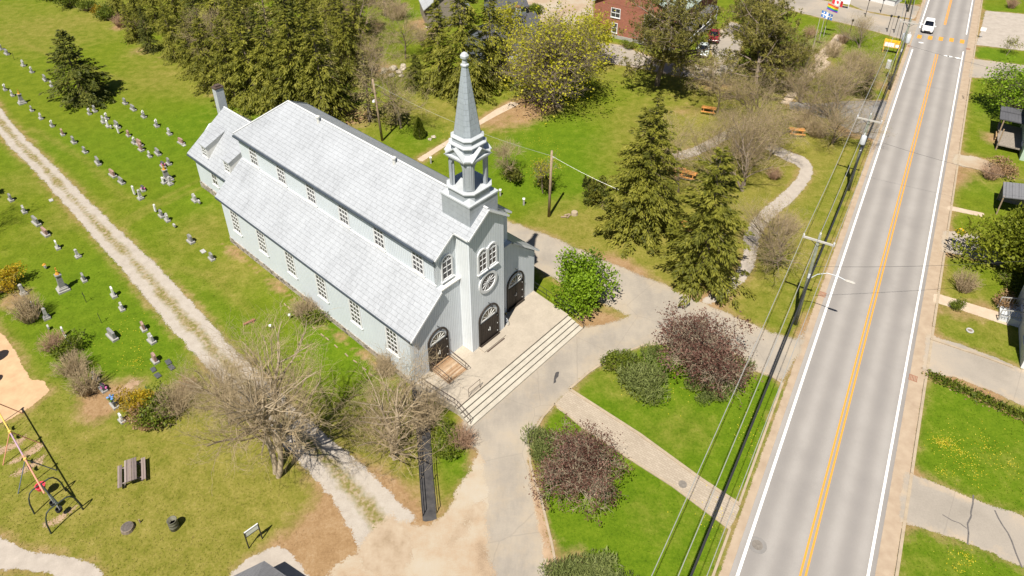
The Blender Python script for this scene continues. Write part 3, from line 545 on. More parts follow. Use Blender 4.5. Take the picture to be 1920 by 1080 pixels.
for k in range(12): t = 2*math.pi*k/12; b.bar((.1*math.cos(t), .04, 7.25+.1*math.sin(t)), (.82*math.cos(t), .04, 7.25+.82*math.sin(t)), .024, .04, (0, 1, 0))
rw = b.build('rose_window', m_trim, church); MB(fm(hx, -D)).prism(cir(.82), .003, .016).build('pane', m_glass, rw)
# doors
def door(x, y, w):
    M = fm(x, y); b = MB(M); b.ring(arch(w+.28, .78, 3.55), arch(w, .95, 3.55), -.02, .1); b.box(-w/2-.1, w/2+.1, 0, .25, .78, .95)
    f = b.build('door', m_door, church)
    for s in (-1, 1):
        b = MB(M); x0, x1 = sorted((s*.01, s*w/2)); b.box(x0, x1, .0, .03, .95, 3.2)
        for k in range(5): xx = x0+(x1-x0)*(k+.5)/5; b.box(xx-.075, xx+.075, .03, .05, 1.0, 3.15)
        b.build('leaf', m_door, f); 
    b = MB(M); b.box(.06, .1, .05, .12, 1.9, 2.25); b.box(-.1, -.06, .05, .12, 1.98, 2.1)
    for s in (-1, 1):
        for z in (1.15, 2.0, 2.9): b.box(s*w/2-.07, s*w/2+.03, .05, .07, z, z+.1)
    b.build('handle', m_hw, f)
    b = MB(M); r = w/2-.12; b.ring([(r*math.cos(t), 3.42+r*math.sin(t)) for t in [math.pi*k/14 for k in range(15)]], [((r-.06)*math.cos(t), 3.42+(r-.06)*math.sin(t)) for t in [math.pi*k/14 for k in range(15)]], .02, .07, False)
    b.box(-r, r, .02, .07, 3.38, 3.46); fan(b, r, 3.42, 6, .02, .06, .03); b.build('fanlight_bars', m_hw, f)
    MB(M).prism([(r*math.cos(t), 3.42+r*math.sin(t)) for t in [math.pi*k/14 for k in range(15)]], .005, .018).build('fanlight', m_glass2, f)
    b = MB(M); b.box(-w/2, w/2, -.03, -.01, .95, 3.5); b.prism([(w/2*math.cos(t), 3.5+w/2*math.sin(t)) for t in [math.pi*k/14 for k in range(15)]], -.03, -.01); b.build('panel', m_door, f)
    b = MB(M); b.tube([(0, .02, 5.0), (0, .3, 5.06), (0, .42, 4.98)], .025, 5); b.lathe([(.03, 4.98), (.12, 4.84), (.02, 4.83)], 8, 0, .42); b.build('wall_lamp', m_iron, church)
door(2.57, 0, 1.9); door(hx, -D, 2.1); door(Wd-2.57, 0, 1.9)
# steeple
m_trim2 = mat('pale steeple trim', (.41, .43, .45), .1, 2, .5)
cx, cy = hx, .523
def rg(bb, c, z): q = bb-c; return [(cx+x, cy+y, z) for x, y in ((-bb, q), (-bb, -q), (-q, -bb), (q, -bb), (bb, -q), (bb, q), (q, bb), (-q, bb))]
b = MB().box(cx-1.5, cx+1.5, cy-1.5, cy+1.5, 12.6, 15.1); uvb = lambda co, nm: (co.x+co.y, co.z); st = b.build('steeple', m_panel, church, uv=uvb)
b = MB()
for sx in (-1, 1):
    for sy in (-1, 1): b.add([(cx+sx*1.56, cy+sy*1.56, 15.08), (cx+sx*.7, cy+sy*1.56, 15.1), (cx+sx*1.56, cy+sy*.7, 15.1), (cx+sx*1.0, cy+sy*1.0, 15.62)], [(0, 1, 3), (0, 3, 2), (1, 2, 3), (0, 2, 1)])
b.box(cx-1.56, cx+1.56, cy-1.56, cy+1.56, 15.06, 15.2); b.build('base_cap', m_trim2, st)
b = MB().loft([rg(1.36, .55, 15.15), rg(1.34, .55, 15.86)]); b.build('drum', m_tower, st)
b = MB().loft([rg(1.38, .55, 15.8), rg(1.47, .56, 15.88), rg(1.47, .56, 15.98), rg(1.3, .5, 16.02)]); b.build('deck_cornice', m_trim2, st)
b = MB(); hwd = 1.22-.5
def arched(M, hw, ow, z0, zs, zt, th):
    n = 12; pts = [(-hw, z0), (-ow, z0), (-ow, zs)]+[(-ow*math.cos(t), zs+ow*math.sin(t)) for t in [math.pi*k/n for k in range(1, n)]]+[(ow, zs), (ow, z0), (hw, z0), (hw, zt), (-hw, zt)]
    b.M = M; top = [p for p in pts[2:-4]]
    b.box(-hw, -ow, 0, th, z0, zt); b.box(ow, hw, 0, th, z0, zt)
    for k in range(len(top)-1):
        (x0, za_), (x1, zb_) = top[k], top[k+1]
        if x1-x0 > 1e-6: b.add([(x0, 0, za_), (x1, 0, zb_), (x1, 0, zt), (x0, 0, zt), (x0, th, za_), (x1, th, zb_), (x1, th, zt), (x0, th, zt)], [(0, 1, 2, 3), (7, 6, 5, 4), (0, 4, 5, 1), (3, 2, 6, 7)])
    b.M = None
for u, nr in (((1, 0, 0), (0, -1, 0)), ((0, 1, 0), (1, 0, 0)), ((-1, 0, 0), (0, 1, 0)), ((0, -1, 0), (-1, 0, 0))):
    arched(mapM((cx+nr[0]*1.02, cy+nr[1]*1.02, 0), u, nr), .76, .58, 15.98, 17.85, 18.5, .17)
for q in range(4):                                     # corner piers, square to the diagonals, with a raised strip
    a = math.pi/4+q*math.pi/2; d = Vector((math.cos(a), math.sin(a), 0)); u = Vector((-d.y, d.x, 0))
    b.M = mapM((cx+d.x*1.15, cy+d.y*1.15, 0), u, d); b.box(-.34, .34, -.1, .2, 15.98, 18.5); b.box(-.21, .21, .2, .27, 16.1, 18.42); b.box(-.06, .06, .27, .30, 16.5, 18.2); b.M = None
b.build('belfry', m_tower, st)
MB().lathe([(.03, 17.3), (.16, 17.25), (.2, 16.9), (.3, 16.62), (.32, 16.58)], 12, cx, cy).build('bell', mat('bronze bell', (.10, .075, .04), .2, 4, .4, .6), st)
b = MB().loft([rg(1.26, .5, 18.42), rg(1.4, .55, 18.6), rg(1.44, .56, 18.68), rg(1.44, .56, 18.8), rg(1.0, .4, 19.0)]); b.build('entablature', m_trim2, st)
b = MB().loft([rg(1.02, .42, 18.75), rg(1.0, .41, 19.52)]); b.build('neck', m_tower, st)
b = MB(); bt = MB()
for u, nr in (((1, 0, 0), (0, -1, 0)), ((0, 1, 0), (1, 0, 0)), ((-1, 0, 0), (0, 1, 0)), ((0, -1, 0), (-1, 0, 0))):
    M = mapM((cx, cy, 0), u, nr); b.M = bt.M = M
    b.prism([(-.86, 18.8), (.86, 18.8), (0, 19.46)], .8, 1.3)
    for s in (-1, 1): bt.add([(s*1.02, .6, 18.74), (s*1.02, 1.46, 18.74), (0, 1.46, 19.56), (0, .6, 19.56), (s*1.02, .6, 18.66), (s*1.02, 1.46, 18.66), (0, 1.46, 19.46), (0, .6, 19.46)], [(0, 1, 2, 3), (7, 6, 5, 4), (0, 4, 5, 1), (1, 5, 6, 2), (3, 2, 6, 7), (0, 3, 7, 4)])
b.build('pediment', m_tower, st); bt.build('pediment_roof', m_trim2, st)
b = MB().loft([rg(1.04, .42, 19.48), rg(1.18, .44, 19.56), rg(1.18, .44, 19.64), rg(1.0, .4, 19.74)]).loft([rg(.96, .4, 20.0), rg(1.05, .41, 20.08), rg(1.05, .41, 20.15), rg(.86, .34, 20.3)]); b.build('cornice', m_trim2, st)
b = MB().loft([rg(.99, .4, 19.7), rg(.96, .4, 20.06)]); b.build('collar', m_tower, st)
b = MB().loft([rg(.86, .34, 20.28), rg(.19, .085, 25.5)]); b.build('spire', m_spire, st, uv=lambda co, nm: (math.atan2(co.y-cy, co.x-cx)*1.2, co.z))
b = MB().loft([rg(.2, .09, 25.45), rg(.25, .1, 25.5), rg(.25, .1, 25.6), rg(.17, .07, 25.66), rg(.14, .06, 26.0), rg(.24, .1, 26.06), rg(.26, .1, 26.24), rg(.16, .07, 26.42), rg(.03, .01, 26.5)]); b.build('finial', m_trim2, st)
# small roof things
for x, y in ((hx-.3, 19.6), (hx-.3, 9.0)):
    MB().lathe([(.13, 13.9), (.13, 14.7), (.2, 14.72), (.2, 14.86), (.05, 14.95)], 10, x, y).build('roof_vent', m_cap, church)
chn = MB().box(7.15, 8.05, 39.9, 40.7, .5, 10.7).build('chimney', m_brickc, church); MB().box(7.08, 8.12, 39.83, 40.77, 10.7, 10.86).box(7.3, 7.9, 40.05, 40.55, 10.86, 11.05).build('chimney_cap', m_rust, chn)
for yd in (37.3, 32.6):                                # box dormers on the sacristy roof
    x0, zt = 3.28, 6.4; xe = 5.84; ze = 7.52; d = MB()
    d.add([(x0, yd-.6, zs(x0)-.1), (x0, yd+.6, zs(x0)-.1), (x0, yd+.6, zt-.05), (x0, yd-.6, zt-.05), (xe+.1, yd-.6, ze), (xe+.1, yd+.6, ze)], [(0, 1, 2, 3), (0, 3, 4), (1, 5, 2), (3, 2, 5, 4)])
    d = d.build('dormer', m_cap, church); b = MB(); b.slab([(x0-.15, yd-.7, zt), (x0-.15, yd+.7, zt), (xe+.2, yd+.7, ze+.08), (xe+.2, yd-.7, ze+.08)], .08); b.build('dormer_roof', m_roof, d, uv=uvr)
    grid_window(d, mapM((x0, yd, 0), (0, 1, 0), (-1, 0, 0)), 1.1, zs(x0)+.08, zt-.15, 2, 3, .14).name = 'window'
def gl(x, y, z): v = Vector((X0+x*math.cos(PH)-y*math.sin(PH), Y0+x*math.sin(PH)+y*math.cos(PH), z)); return v
def lc(px, py, z=0):
    v = g(px, py, z); dx, dy = v.x-X0, v.y-Y0; return (dx*math.cos(PH)+dy*math.sin(PH), -dx*math.sin(PH)+dy*math.cos(PH))
# ------------------------------------------------------------------ steps, ramp, rails
steps = thing('entrance_steps', 'broad pale concrete platform with four long steps before the church doors', 'steps', (X0, Y0, 0), PH)
xl = lc(856, 764, .78)[0]; zp = .78
b = MB().prism([(-.05, 0.02), (-.05, -.9), (xl, -4.28), (14.06, -4.28), (14.37, 0.02)], -.2, zp, 'z'); b.build('platform', m_conc, steps)
for k in range(4):
    y = -4.28-.40*k; z = zp-.156*(k+1)
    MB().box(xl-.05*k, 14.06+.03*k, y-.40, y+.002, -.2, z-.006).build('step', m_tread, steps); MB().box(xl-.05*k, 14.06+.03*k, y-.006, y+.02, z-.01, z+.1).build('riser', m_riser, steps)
b = MB().box(hx-1.3, hx+1.3, -D-.75, -D, zp, zp+.09); b.build('door_step', m_conc, steps)
MB().box(hx-1.1, hx+1.0, -D-.93, -D-.80, zp, zp+.03).build('threshold_strip', m_rust, steps)
ramp = thing('wooden_ramp', 'sloping wooden plank ramp with low brown rails at the left church door', 'ramp', (X0, Y0, 0), PH)
m_plank = N('ramp planks'); o = m_plank.obj(); yy = m_plank.n('SeparateXYZ', ins={0: o}).outputs[1]
pk = m_plank.n('TexWhiteNoise', noise_dimensions='1D', ins={'W': m_plank.math('FLOOR', m_plank.math('DIVIDE', yy, .14))}).outputs['Value']
cl_ = m_plank.ramp(m_plank.math('ADD', m_plank.math('MULTIPLY', pk, .65), m_plank.math('MULTIPLY', m_plank.noise(o, 5, 4, .7, (.3, 6, 1)), .35)), [(.15, (.22, .125, .065)), (.5, (.33, .215, .125)), (.85, (.42, .33, .24))])
m_plank = m_plank.done(cl_, .8)
x0, x1, y1 = 1.62, 3.62, -2.15
b = MB().add([(x0, -.02, .96), (x1, -.02, .96), (x1, y1, .83), (x0, y1, .83), (x0, -.02, .79), (x1, -.02, .79), (x1, y1, .79), (x0, y1, .79)], [(0, 1, 2, 3), (7, 6, 5, 4), (0, 4, 5, 1), (1, 5, 6, 2), (2, 6, 7, 3), (3, 7, 4, 0)]); b.build('deck', m_plank, ramp)
for x in (x0+.05, x1-.05):
    b = MB(); b.tube([(x, -.1, .95), (x, -.1, 1.75), (x, y1+.1, 1.6), (x, y1+.1, .83)], .03, 6); b.tube([(x, -.1, 1.3), (x, y1+.1, 1.15)], .02, 5); b.bar((x, -.1, 1.0), (x, y1, .88), .05, .05); b.bar((x, y1+.1, 1.6), (x, y1-.25, 1.45), .04, .04); b.bar((x, y1-.25, 1.45), (x, y1-.02, .84), .03, .03); b.build('handrail', m_rust, ramp)
def rail(name, label, pts, hts, m, mid=True, r=.022, n_bal=0, group=None):
    "metal handrail along ground points, posts at each"
    t = thing(name, label, 'railing', (0, 0, 0), 0, group)
    P = [Vector(p) for p in pts]; T = [p+Vector((0, 0, h)) for p, h in zip(P, hts)]
    MB().tube(T, r, 6).build('top_rail', m, t)
    if mid: MB().tube([p+Vector((0, 0, h*.45)) for p, h in zip(P, hts)], r*.8, 6).build('mid_rail', m, t)
    for p, q in zip(P, T): MB().tube([p, q], r, 6).build('post', m, t)
    if n_bal:
        b = MB()
        for i in range(len(P)-1):
            for k in range(1, n_bal): f = k/n_bal; b.bar(P[i].lerp(P[i+1], f)+Vector((0, 0, .1)), T[i].lerp(T[i+1], f), .015)
        b.build('baluster', m, t)
    return t
rail('step_railing', 'short brown rail frame standing alone on the top step near the ramp', [gl(lc(881, 746, zp)[0], -4.2, zp), gl(lc(902, 728, zp)[0], -4.2, zp)], [.95, .95], m_rust)
rail('edge_railing', 'black iron railing along the right edge of the church platform', [gl(14.5, .1, zp), gl(14.4, -1.5, zp), gl(14.3, -2.9, zp), gl(14.2, -4.2, zp), gl(14.2, -5.9, .1)], [.95]*5, m_iron)
rail('edge_railing', 'brown iron railing along the left edge of the church platform', [gl(.05, -.75, zp), gl(xl*.45, -2.2, zp), gl(xl*.9, -4.1, zp), gl(xl*.95, -5.7, .1)], [.95]*4, m_rust, n_bal=5)
rail('ramp_railing', 'black railing on the left side of the narrow dark asphalt ramp', [g(771, 712, .0), g(778, 770), g(783, 825), g(788, 900), g(793, 968)], [.95]*5, m_iron, r=.03)
rail('ramp_railing', 'black railing on the right side of the narrow dark asphalt ramp', [g(801, 742), g(804, 775), g(808, 825), g(813, 900), g(819, 962)], [.95]*5, m_iron, r=.03)
# ------------------------------------------------------------------ vegetation
m_bark = mat('grey brown bark', (.19, .15, .115), .35, 6, .95, bump=.3); m_pale = mat('pale bark', (.33, .265, .185), .3, 6, .95, bump=.2); m_twig = mat('twigs', (.36, .275, .165), .3, 5, .95)
m_twigr = mat('reddish twigs', (.36, .23, .15), .3, 5, .95)
m_spruce = leafmat('spruce needles', (.09, .10, .014), (.235, .235, .030), (.40, .375, .065), .48)
m_spruced = leafmat('dark spruce needles', (.045, .06, .011), (.115, .128, .019), (.22, .21, .032), .35)
m_sprucep = leafmat('pale spruce needles', (.11, .105, .032), (.22, .195, .06), (.34, .30, .11), .3)
m_pine = leafmat('pine needles', (.10, .098, .02), (.215, .195, .042), (.35, .30, .085), .42)
m_maple = leafmat('yellow green buds', (.25, .25, .012), (.42, .40, .024), (.58, .53, .05), .5, rnd=.1)
m_fresh = leafmat('fresh green leaves', (.09, .16, .006), (.18, .29, .010), (.30, .43, .03), .4, rnd=.1)
m_olive = leafmat('olive leaves', (.095, .11, .007), (.195, .21, .014), (.32, .31, .028), .4, rnd=.1)
m_thuja = leafmat('cedar sprays', (.07, .09, .006), (.155, .185, .012), (.27, .29, .028), .35)
m_purple = leafmat('purple leaves', (.062, .028, .020), (.13, .058, .042), (.26, .15, .115), .3, rnd=.15)
m_junip = leafmat('juniper', (.08, .105, .028), (.14, .17, .045), (.22, .245, .08), .25, rnd=.2)
m_green = leafmat('shrub leaves', (.05, .08, .007), (.11, .14, .012), (.19, .215, .022), .3, rnd=.3)
m_yellow = leafmat('forsythia flowers', (.20, .135, .008), (.36, .24, .008), (.46, .34, .02), .3, rnd=.1)
m_rusty = leafmat('dry leaves', (.17, .10, .045), (.27, .165, .08), (.36, .25, .14), .2, rnd=.2)
m_bud = leafmat('opening buds', (.12, .12, .02), (.23, .22, .04), (.35, .32, .075), .4)
m_fl = leafmat('flower petals', (.5, .4, .02), (.62, .5, .03), (.7, .6, .1), .2, rnd=.1)
def nrm(v): return v/np.maximum(1e-9, np.linalg.norm(v, axis=-1, keepdims=True))
def cards(cen, d, length, width, rng, flat=None):
    "leaf diamonds: centres, long axis, sizes"
    n = len(cen); r = rng.normal(size=(n, 3)); r = r if flat is None else r*(1-flat)+np.array([0, 0, flat])
    b = nrm(np.cross(d, r)); a = d*np.asarray(length).reshape(-1, 1)/2; b = b*np.asarray(width).reshape(-1, 1)/2
    V = np.stack([cen-a, cen+b-a*.1, cen+a, cen-b-a*.1], 1).reshape(-1, 3); return V, np.arange(n*4).reshape(n, 4)
def segs(P0, P1, R0, R1, k=4):
    d = nrm(P1-P0); u = np.where(np.abs(d[:, 2:]) > .9, np.array([[1., 0, 0]]), np.array([[0, 0, 1.]])); a = nrm(np.cross(d, u)); b = np.cross(a, d); n = len(P0)
    t = np.arange(k)*2*np.pi/k; off = a[:, None]*np.cos(t)[None, :, None]+b[:, None]*np.sin(t)[None, :, None]
    V = np.concatenate([P0[:, None]+off*R0[:, None, None], P1[:, None]+off*R1[:, None, None]], 1).reshape(-1, 3)
    base = np.arange(n)[:, None]*2*k; i = np.arange(k)[None]; j = (i+1) % k
    return V, np.stack([base+i, base+j, base+k+j, base+k+i], -1).reshape(-1, 4)
def seg_mesh(name, S_, m, k=5, tint=None):
    A = np.array([[*s[0], *s[1], s[2], s[3]] for s in S_]) if not isinstance(S_, np.ndarray) else S_
    V, Fc = segs(A[:, :3], A[:, 3:6], A[:, 6], A[:, 7], k); return np_mesh(name, V, Fc, m, smooth=True)
def spruce(seed, h=14, rad=3.6, m=None, dens=1., droop=.45, base=.06, gap=.0, card=.42, thin=1.0, fill=.78, fat=.46):
    rng = np.random.default_rng(seed); cen, dr, tn, br = [], [], [], []
    nl = int(h/.36); prof = rng.uniform(.85, 1.12, 24)
    for i in range(nl):
        q = i/nl; z = h*(base+(1-base)*q); Lm = rad*((1-q)**fill)*(.55+.45*min(1, q/.12+.35))+.10
        nb = int(rng.integers(5, 9)*thin+.5)
        for k in range(nb):
            if rng.random() < gap: continue
            th = rng.uniform(0, 2*math.pi); Lb = Lm*rng.uniform(.62, 1.12)*prof[int(th/2/math.pi*23.9)]; e = np.array([math.cos(th), math.sin(th), 0]); s = np.array([-e[1], e[0], 0])
            up = .28*(q-.35); dp = droop*(1-q)*rng.uniform(.6, 1.2)
            mm = max(3, int(Lb/.15*dens)); t = rng.uniform(.12, 1, mm)**.75
            lat = rng.uniform(-1, 1, mm)*np.minimum(.75, .34*Lb*(1.08-t)+.10)
            zz = z+Lb*(up*t-dp*t*t)-np.abs(lat)*.22+rng.normal(0, .06, mm)
            c = e*(Lb*t)[:, None]+s*lat[:, None]; c[:, 2] = zz
            d = e*.9+s*np.sign(lat)[:, None]*rng.uniform(.2, .9, mm)[:, None]; d[:, 2] = up-2*dp*t*.7-rng.uniform(.0, .45, mm); cen.append(c); dr.append(nrm(d))
            tn.append(np.clip(rng.normal(.42, .16)+rng.normal(0, .15, mm), 0, 1))
            br.append([0, 0, z, *(e*Lb*.55+np.array([0, 0, z+Lb*(up*.55-dp*.3)])), .035*(1-q)+.012, .01])
    cen = np.concatenate(cen); dr = np.concatenate(dr); tn = np.concatenate(tn); n = len(cen)
    Lc = card*rng.uniform(.7, 1.35, n); V, Fc = cards(cen, dr, Lc, Lc*fat, rng, .68); crown = np_mesh('crown', V, Fc, m or m_spruce, np.repeat(tn, 4))
    zs_ = np.linspace(-.1, h*.97, 9); tr = [[0, 0, zs_[i], 0, 0, zs_[i+1], max(.012, .022*h*(1-max(0, zs_[i])/h)), max(.01, .022*h*(1-zs_[i+1]/h))] for i in range(8)]
    return seg_mesh('trunk', np.array(tr+br), m_bark, 5), crown
def skeleton(seed, h, r0, levels=4, spread=.75, lean=(0, 0, 0), trunk=.3, up=.22, kids=(4, 3, 3, 2), forks=1, wob=.13, shrink=.62, rise=.0):
    rng = random.Random(seed); out = []; tips = []
    def grow(p, d, L, r, lv):
        n = max(2, int(L/(.7 if lv < 2 else .45))); st = L/n
        for i in range(n):
            d = (d+Vector((rng.gauss(0, wob), rng.gauss(0, wob), rng.gauss(0, wob)+up*.25))).normalized(); q = p+d*st; rr = max(.006, r*(1-.55*(i+1)/n)) if lv else max(.02, r*(1-.6*(i+1)/n))
            out.append((p.x, p.y, p.z, q.x, q.y, q.z, r*(1-.55*i/n) if lv else r*(1-.6*i/n), rr, lv))
            if lv < levels and (i+1)/n >= (trunk if lv == 0 else .2):
                m = kids[min(lv, len(kids)-1)]; m = int(m)+(rng.random() < m-int(m))
                for _ in range(m if lv == 0 else max(1, m*(1 if rng.random() < .75 else 0))):
                    a = Vector((rng.gauss(0, 1), rng.gauss(0, 1), rng.gauss(0, .6)+rise)); a -= d*a.dot(d); a.normalize()
                    s_ = spread*rng.uniform(.7, 1.3); nd = (d*math.cos(s_)+a*math.sin(s_)).normalized()
                    grow(q, nd, L*shrink*rng.uniform(.65, 1.15)*(1-.35*(i/n if lv else (i/n)*.9)), rr*rng.uniform(.4, .6), lv+1)
            p = q
        tips.append((p, d))
    for f in range(forks):
        d = Vector((lean[0]+rng.gauss(0, .25)*(forks > 1), lean[1]+rng.gauss(0, .25)*(forks > 1), 1)).normalized(); grow(Vector((rng.gauss(0, .12)*(forks > 1), rng.gauss(0, .12)*(forks > 1), -.1)), d, h*.62, r0, 0)
    return np.array(out), tips
def twigs(A, tips, n, rng, l0=.5, l1=1.3, r=.0075, up=.25, minlv=2, fan_=.9):
    B = A[A[:, 8] >= minlv]; pick = B[rng.integers(0, len(B), n)]; f = rng.random((n, 1)); P = pick[:, :3]*(1-f)+pick[:, 3:6]*f
    d = nrm(nrm(pick[:, 3:6]-pick[:, :3])+rng.normal(0, fan_*.6, (n, 3))+np.array([0, 0, up])); Lg = rng.uniform(l0, l1, (n, 1)); M = P+d*Lg*.55
    d2 = nrm(d+rng.normal(0, .3, (n, 3))); E = M+d2*Lg*.45; r_ = np.full(n, r)
    return np.c_[np.r_[P, M], np.r_[M, E], np.r_[r_, r_*.7], np.r_[r_*.7, r_*.3]], E
def bare(seed, h, r0, m=None, mt=None, ntw=2600, **kw):
    A, tips = skeleton(seed, h, r0, **kw); rng = np.random.default_rng(seed); T, E = twigs(A, tips, ntw, rng)
    return seg_mesh('trunk', A[A[:, 8] <= 1][:, :8], m or m_bark, 6), seg_mesh('crown', np.r_[A[A[:, 8] > 1][:, :8], T], mt or m_twig, 3), (A, E)
def budded(pair, seed, n_=1500, sz=.11):
    A, E = pair[2]; rng = np.random.default_rng(seed); c = E[rng.integers(0, len(E), n_)]+rng.normal(0, .16, (n_, 3)); V, Fc = cards(c, nrm(rng.normal(size=(n_, 3))), sz*rng.uniform(.6, 1.4, n_), sz*.5, rng, .5)
    return (*pair[:2], np_mesh('buds', V, Fc, m_bud, np.repeat(rng.random(n_), 4)))
def leafy(seed, h, r0, ml, nl, lsz, m=None, ntw=900, clump=.35, **kw):
    A, tips = skeleton(seed, h, r0, **kw); rng = np.random.default_rng(seed); T, E = twigs(A, tips, ntw, rng, .35, .9)
    c = E[rng.integers(0, len(E), nl)]+rng.normal(0, clump, (nl, 3)); d = nrm(rng.normal(size=(nl, 3))); Ls = lsz*rng.uniform(.6, 1.4, nl)
    V, Fc = cards(c, d, Ls, Ls*.62, rng, .5); tn = np.clip(rng.normal(.5, .2, nl)+.12*np.sin(c[:, 0]*1.7)+.12*np.sin(c[:, 1]*2.1+c[:, 2]), 0, 1)
    return seg_mesh('trunk', np.r_[A[:, :8], T], m or m_bark, 5), np_mesh('crown', V, Fc, ml, np.repeat(tn, 4))
def bush(seed, w, h, ml, nl, lsz, ns=60, mst=None, up=.6, aspect=.5, lumps=9, fill=.5):
    "a low shrub: many stems, leaves through a lumpy volume"
    rng = np.random.default_rng(seed); lc_ = np.c_[rng.normal(0, w*.24, (lumps, 2)), rng.uniform(h*.3, h*.68, lumps)]; lr = rng.uniform(.22, .38, lumps)
    k = rng.integers(0, lumps, nl); v = nrm(rng.normal(size=(nl, 3)))*(rng.random((nl, 1))**(fill)); c = lc_[k]+v*np.c_[lr[k]*w, lr[k]*w, lr[k]*h*1.05]; c[:, 2] = np.abs(c[:, 2])+.03
    d = nrm(v*.7+rng.normal(0, .6, (nl, 3))+np.array([0, 0, up])); Ls = lsz*rng.uniform(.6, 1.5, nl); V, Fc = cards(c, d, Ls, Ls*aspect, rng, .5)
    tn = np.clip(rng.normal(.5, .17, nl)+rng.normal(0, .14, lumps)[k], 0, 1); E = lc_[rng.integers(0, lumps, ns)]+rng.normal(0, .5, (ns, 3))*np.array([w*.28, w*.28, h*.25]); E[:, 2] = np.abs(E[:, 2])
    S_ = np.c_[E*np.array([.12, .12, 0]), E*np.array([.6, .6, .55]), np.full(ns, .022), np.full(ns, .014)]; S2 = np.c_[E*np.array([.6, .6, .55]), E, np.full(ns, .014), np.full(ns, .006)]
    return seg_mesh('stems', np.r_[S_, S2], mst or m_twig, 4), np_mesh('foliage', V, Fc, ml, np.repeat(tn, 4))
def twigbush(seed, w, h, n, m, mbase=None, r=.012):
    rng = np.random.default_rng(seed); th = rng.uniform(0, 6.283, n); rr = rng.random(n)**.6; b0 = np.c_[np.cos(th)*rr*w*.18, np.sin(th)*rr*w*.18, np.zeros(n)]
    mid = np.c_[np.cos(th)*rr*w*.36, np.sin(th)*rr*w*.36, h*.5*rng.uniform(.6, 1.1, n)]+rng.normal(0, .08, (n, 3)); e = np.c_[np.cos(th)*rr*w*.52, np.sin(th)*rr*w*.52, h*(1-.45*rr**2)*rng.uniform(.6, 1.1, n)]+rng.normal(0, .12, (n, 3)); e[:, 2] = np.maximum(e[:, 2], .15)
    S_ = np.r_[np.c_[b0, mid, np.full(n, r*1.5), np.full(n, r)], np.c_[mid, e, np.full(n, r), np.full(n, r*.5)]]
    k = rng.integers(0, n, n*3); f = rng.random((n*3, 1)); P = mid[k]*(1-f)+e[k]*f; E = P+nrm(rng.normal(size=(n*3, 3))+np.array([0, 0, .5]))*rng.uniform(.15, .45, (n*3, 1))*min(1., w/2.5); E[:, 2] = np.maximum(E[:, 2], .08)
    return seg_mesh('stems', S_, mbase or m, 4), seg_mesh('twigs', np.c_[P, E, np.full(n*3, r*.6), np.full(n*3, r*.3)], m, 3)
def plant(name, label, cat, pair, pos, rz=0., sc=1., group=None, names=('trunk', 'crown', 'buds')):
    t = thing(name, label, cat, pos, rz, group); t.scale = sc if isinstance(sc, tuple) else (sc,)*3
    for nm, me in zip(names, pair): link(nm, me, t)
    return t
ORD = ['first', 'second', 'third', 'fourth', 'fifth', 'sixth', 'seventh', 'eighth', 'ninth', 'tenth', 'eleventh', 'twelfth', 'thirteenth', 'fourteenth', 'fifteenth', 'sixteenth', 'seventeenth', 'eighteenth']
# conifers of the wood behind the church: five moulds at 14 m, reused
SP = [spruce(1, 14, 4.4, droop=.65, card=.42, dens=2.6, fat=.3), spruce(2, 14, 3.9, droop=.4, card=.40, dens=2.6, fat=.3), spruce(3, 14, 4.8, droop=.7, gap=.2, card=.46, dens=2.4, fat=.28), spruce(4, 14, 3.8, m_spruced, card=.40, dens=2.4, fat=.3), spruce(5, 14, 2.6, m_sprucep, dens=.55, gap=.25, card=.4, base=.02)]
row1 = [(250, 78, 7, 1), (284, 96, 7.5, 3), (330, 112, 9, 2), (368, 140, 10, 1), (400, 165, 11, 0), (440, 188, 12, 2), (480, 200, 13, 0), (520, 206, 13.5, 2), (566, 214, 15, 0), (612, 226, 15, 2)]
for i, (x, y, h, k) in enumerate(row1):
    plant('spruce_tree', f'olive green spruce in the front edge of the wood, {ORD[i]} from the grass field end', 'tree', SP[k], g(x, y), R.uniform(0, 6), (h/14*R.uniform(.95, 1.1),)*2+(h/14,), 'spruces along the front of the wood')
back = [(220, 32), (262, 44), (300, 58), (340, 70), (385, 92), (420, 118), (460, 140), (500, 158), (545, 168), (588, 176), (632, 182), (280, 4), (325, 20), (370, 40), (415, 64), (462, 88), (510, 108), (556, 122), (600, 132), (646, 138), (330, -25), (380, -8), (430, 16), (480, 40), (530, 60), (580, 76), (626, 86), (668, 78), (440, -30), (500, -10), (560, 14), (612, 28), (660, 20), (700, 4), (720, 30), (540, -40), (640, -30), (760, -35), (690, -45), (655, 160), (676, 118), (560, 190), (470, 170)]
for i, (x, y) in enumerate(back):
    k = R.choice([0, 1, 2, 3, 0, 2, 4]); h = R.uniform(11, 15.5) if x > 380 else R.uniform(8, 11.5)
    plant('spruce_tree', 'tall spruce deep in the crowded wood behind the church roof', 'tree', SP[k], g(x+R.uniform(-5, 5), y), R.uniform(0, 6), (h/14*R.uniform(.85, 1.05),)*2+(h/14,), 'spruces deep inside the wood')
lone = spruce(11, 10.4, 5.5, m_spruced, droop=.2, card=.36, dens=4.2, fill=.8, fat=.36); plant('spruce_tree', 'lone broad dark spruce standing among the gravestones on the open grass', 'tree', lone, g(156, 186), .4)
bigd = spruce(12, 18.5, 5.4, m_spruce, droop=.65, card=.46, dens=2.4, fat=.3, gap=.12); plant('spruce_tree', 'tall dark spruce directly behind the church spire', 'tree', bigd, g(872, 180), 1.)
plant('spruce_tree', 'full spruce left of the tall one behind the spire, beside the rock pile', 'tree', SP[0], g(826, 165), 2., (1.0, 1.0, .95))
plant('spruce_tree', 'drooping spruce between the spire and the yellow maple', 'tree', SP[2], g(920, 160), 3., (.95, .95, 1.05))
